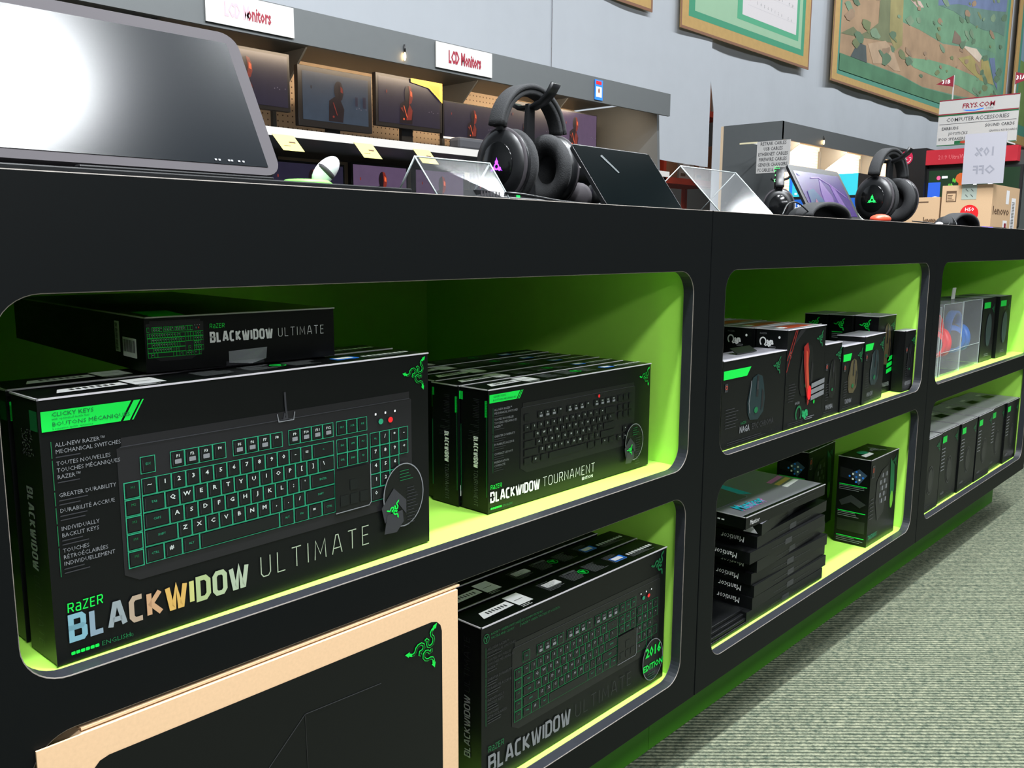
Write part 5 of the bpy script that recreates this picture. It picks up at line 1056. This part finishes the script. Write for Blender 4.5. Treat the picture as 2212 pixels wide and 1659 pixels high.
def land(f):
    f.rect(17.33, 4.47, 28.6, 9.3, TEA, 1); C = lambda n_, c: mat('art_'+n_, c, .85, noise=.4, nscale=2.2); f.rect(17.42, 4.7, 28.4, 9.3, C('mid', (110, 150, 125)), 2)
    D = dict(tan=((172, 142, 112), [(17.4, 9.2), (20.32, 9.2), (20.53, 5.98), (21.66, 6.0), (23.24, 5.96), (24.8, 6.13), (26.29, 6.04), (27.51, 5.65), (25.64, 5.57), (23.82, 5.55), (22.39, 5.47), (21.11, 5.32), (21.26, 5.18), (21.97, 5.15), (23.9, 5.22), (26.58, 5.07), (24.69, 4.93), (22.05, 4.82), (20.7, 4.89), (18.8, 4.88), (17.4, 4.86)], 3),
     fair=((112, 152, 120), [(20.37, 9.2), (22.43, 9.2), (22.73, 6.73), (23.84, 6.81), (24.93, 6.76), (26.32, 6.78), (27.29, 6.87), (27.62, 6.38), (26.94, 6.37), (25.82, 6.29), (24.65, 6.17), (23.23, 5.98), (21.66, 6.0), (20.53, 6.0)], 4),
     blue=((112, 126, 160), [(22.43, 9.2), (28.3, 9.2), (28.21, 7.6), (27.12, 7.42), (25.58, 7.13), (24.82, 7.12), (24.13, 7.03), (22.73, 6.73)], 5),
     dark=((104, 134, 122), [(24.13, 7.03), (25.12, 7.14), (27.12, 7.42), (28.19, 7.59), (28.2, 6.95), (27.53, 6.94), (26.31, 6.8), (25.61, 6.77), (23.84, 6.81), (22.85, 6.75)], 6),
     low=((120, 162, 126), [(21.11, 5.32), (22.39, 5.47), (23.82, 5.55), (25.64, 5.57), (27.55, 5.52), (28.33, 5.3), (26.58, 5.09), (24.62, 5.17), (22.59, 5.15), (21.38, 5.16)], 6),
     tree=((118, 124, 92), [(17.39, 5.22), (17.97, 5.44), (18.34, 5.35), (18.78, 5.51), (19.23, 5.73), (19.23, 9.2), (20.32, 9.2), (20.54, 5.68), (20.3, 5.49), (19.0, 5.37), (18.26, 5.29)], 7),
     bush=((82, 92, 92), [(17.92, 4.87), (18.23, 5.18), (18.65, 5.19), (18.75, 4.87)], 8), ytree=((156, 146, 98), [(19.47, 9.2), (20.2, 9.2), (20.63, 5.51), (20.23, 5.33), (19.87, 5.57)], 8),
     ybush=((170, 156, 98), [(24.45, 5.81), (25.43, 6.03), (26.36, 5.82), (26.33, 6.07), (26.93, 6.12), (27.62, 5.57), (26.37, 5.53), (25.23, 5.67)], 8), bunk=((205, 178, 165), [(20.86, 6.52), (21.53, 6.6), (21.79, 6.51), (21.39, 6.43)], 8),
     rock=((186, 158, 130), [(18.74, 5.24), (19.68, 5.45), (20.13, 5.32), (20.63, 4.96), (20.26, 4.93), (19.77, 5.0), (19.08, 4.9)], 8), sand=((215, 196, 176), [(24.65, 6.15), (25.84, 6.25), (26.35, 6.14), (26.16, 5.96), (25.43, 6.05)], 8),
     stump=((128, 110, 96), [(23.89, 6.09), (24.01, 6.4), (24.46, 6.33), (24.69, 6.15)], 8), stream=((110, 126, 158), [(26.99, 6.19), (27.49, 6.27), (28.0, 5.48), (27.59, 5.66)], 9))
    for k_, (c, P, lv) in D.items(): f.poly([(x, z) for x, z in P], C(k_, c), lv)
    rr = random.Random(4); GA = C('leaf_a', (100, 126, 100)); GB = C('leaf_b', (122, 132, 94)); GC = C('earth', (158, 132, 108)); GD = C('sage', (126, 150, 122))
    for i in range(150):
        x = rr.uniform(17.6, 28.1); z = rr.uniform(5.0, 8.4); mm = (GA, GB, GC, GD)[i % 4]; a = rr.uniform(.08, .3); tl = rr.uniform(-.3, .3)
        f.poly([(x+a*math.cos(t)*rr.uniform(.6, 1.2), z+tl*a*math.cos(t)+.4*a*math.sin(t)*rr.uniform(.6, 1.2)) for t in [.785*k for k in range(8)]], mm, 9.2+i*.05)
    f.poly([(17.4, 4.86), (18.8, 4.86), (20.7, 4.87), (22.05, 4.8), (24.69, 4.9), (28.4, 5.0), (28.4, 4.62), (17.4, 4.55)], C('turf', (84, 130, 98)), 18)
banner('large landscape banner with fairways and trees in a golden border', 17.07, 28.85, 4.31, 9.4, land)
def pic3(f): f.rect(29.9, 4.5, 36, 9.3, TEA, 1); f.rect(30.1, 4.8, 36, 7.0, mat('art_grass', (120, 150, 85), .85, noise=.3, nscale=3), 2); f.rect(30.1, 6.6, 36, 9.3, mat('art_sky', (135, 165, 180), .85, noise=.1, nscale=2), 3)
banner('landscape banner cut off at the right edge of view', 29.5, 35.5, 4.2, 9.4, pic3)
banner('golden corner of a banner above the middle curtain', 8.3, 11.03, 4.43, 9.4, lambda f: f.rect(8.5, 4.6, 10.85, 9.3, LGR, 1))
area('stock_room_fill', (12.5, 8.0, 6.2), 3, .3, 160, (1, .93, .85), (12.8, 7.6, 2))  # unseen lamp added to brighten the boxes behind the curtain gap
# stock racks behind the curtain
BRN = mat('stock_brown', (150, 105, 75), .8, noise=.2, nscale=3); ORB = mat('rack_orange', (190, 62, 35), .6)
t = thing('stock_rack', 'orange pallet rack behind the curtains, seen through the gap', 'shelving', (10.6, 7.4, 0))
for z in (1.0, 2.2, 3.4, 4.6): b = MB(); b.box(0, 0, z, 4.4, .05, z+.1, ORB); b.box(0, .05, z+.03, 4.4, 1.0, z+.06, ORB); b.build('rack_beam', t)
for x in (0, 2.15, 4.3): b = MB(); b.box(x, .0, ZF, x+.08, .08, 5.2, ORB); b.box(x, .92, ZF, x+.08, 1, 5.2, ORB); b.build('upright', t)
k = 0
for zi, z in enumerate((1.1, 2.3, 3.5)):
    for xi in range(8):
        b = MB(); hh = .5+.25*((xi*5+zi*3) % 4)/4; b.box(0, 0, 0, .46, .6, hh, BRN if (xi+zi) % 3 else mat('stock_grey', (170, 160, 150), .8)); f = Fr(b, (0, 0, 0), (1, 0, 0), (0, 0, 1), .003); f.rect(.12, hh*.4, .32, hh*.75, STICK, 1); f.rect(.05, .05, .2, .1, KRAFTD, 1)
        o = b.build('stock_box'); place(o, (10.72+xi*.52+(.06 if xi > 3 else 0), 7.5, z+.0)); tag(o, 'cardboard stock box on the rack behind the curtain', 'box', 'stock boxes on the rack behind the curtain')

# lift everything so the carpet lies at height zero
for o in list(bpy.data.objects):
    if o.parent is None and o is not cam: o.location.z -= ZF*U
cam.matrix_world = Matrix.Translation((0, 0, -ZF*U)) @ cam.matrix_world
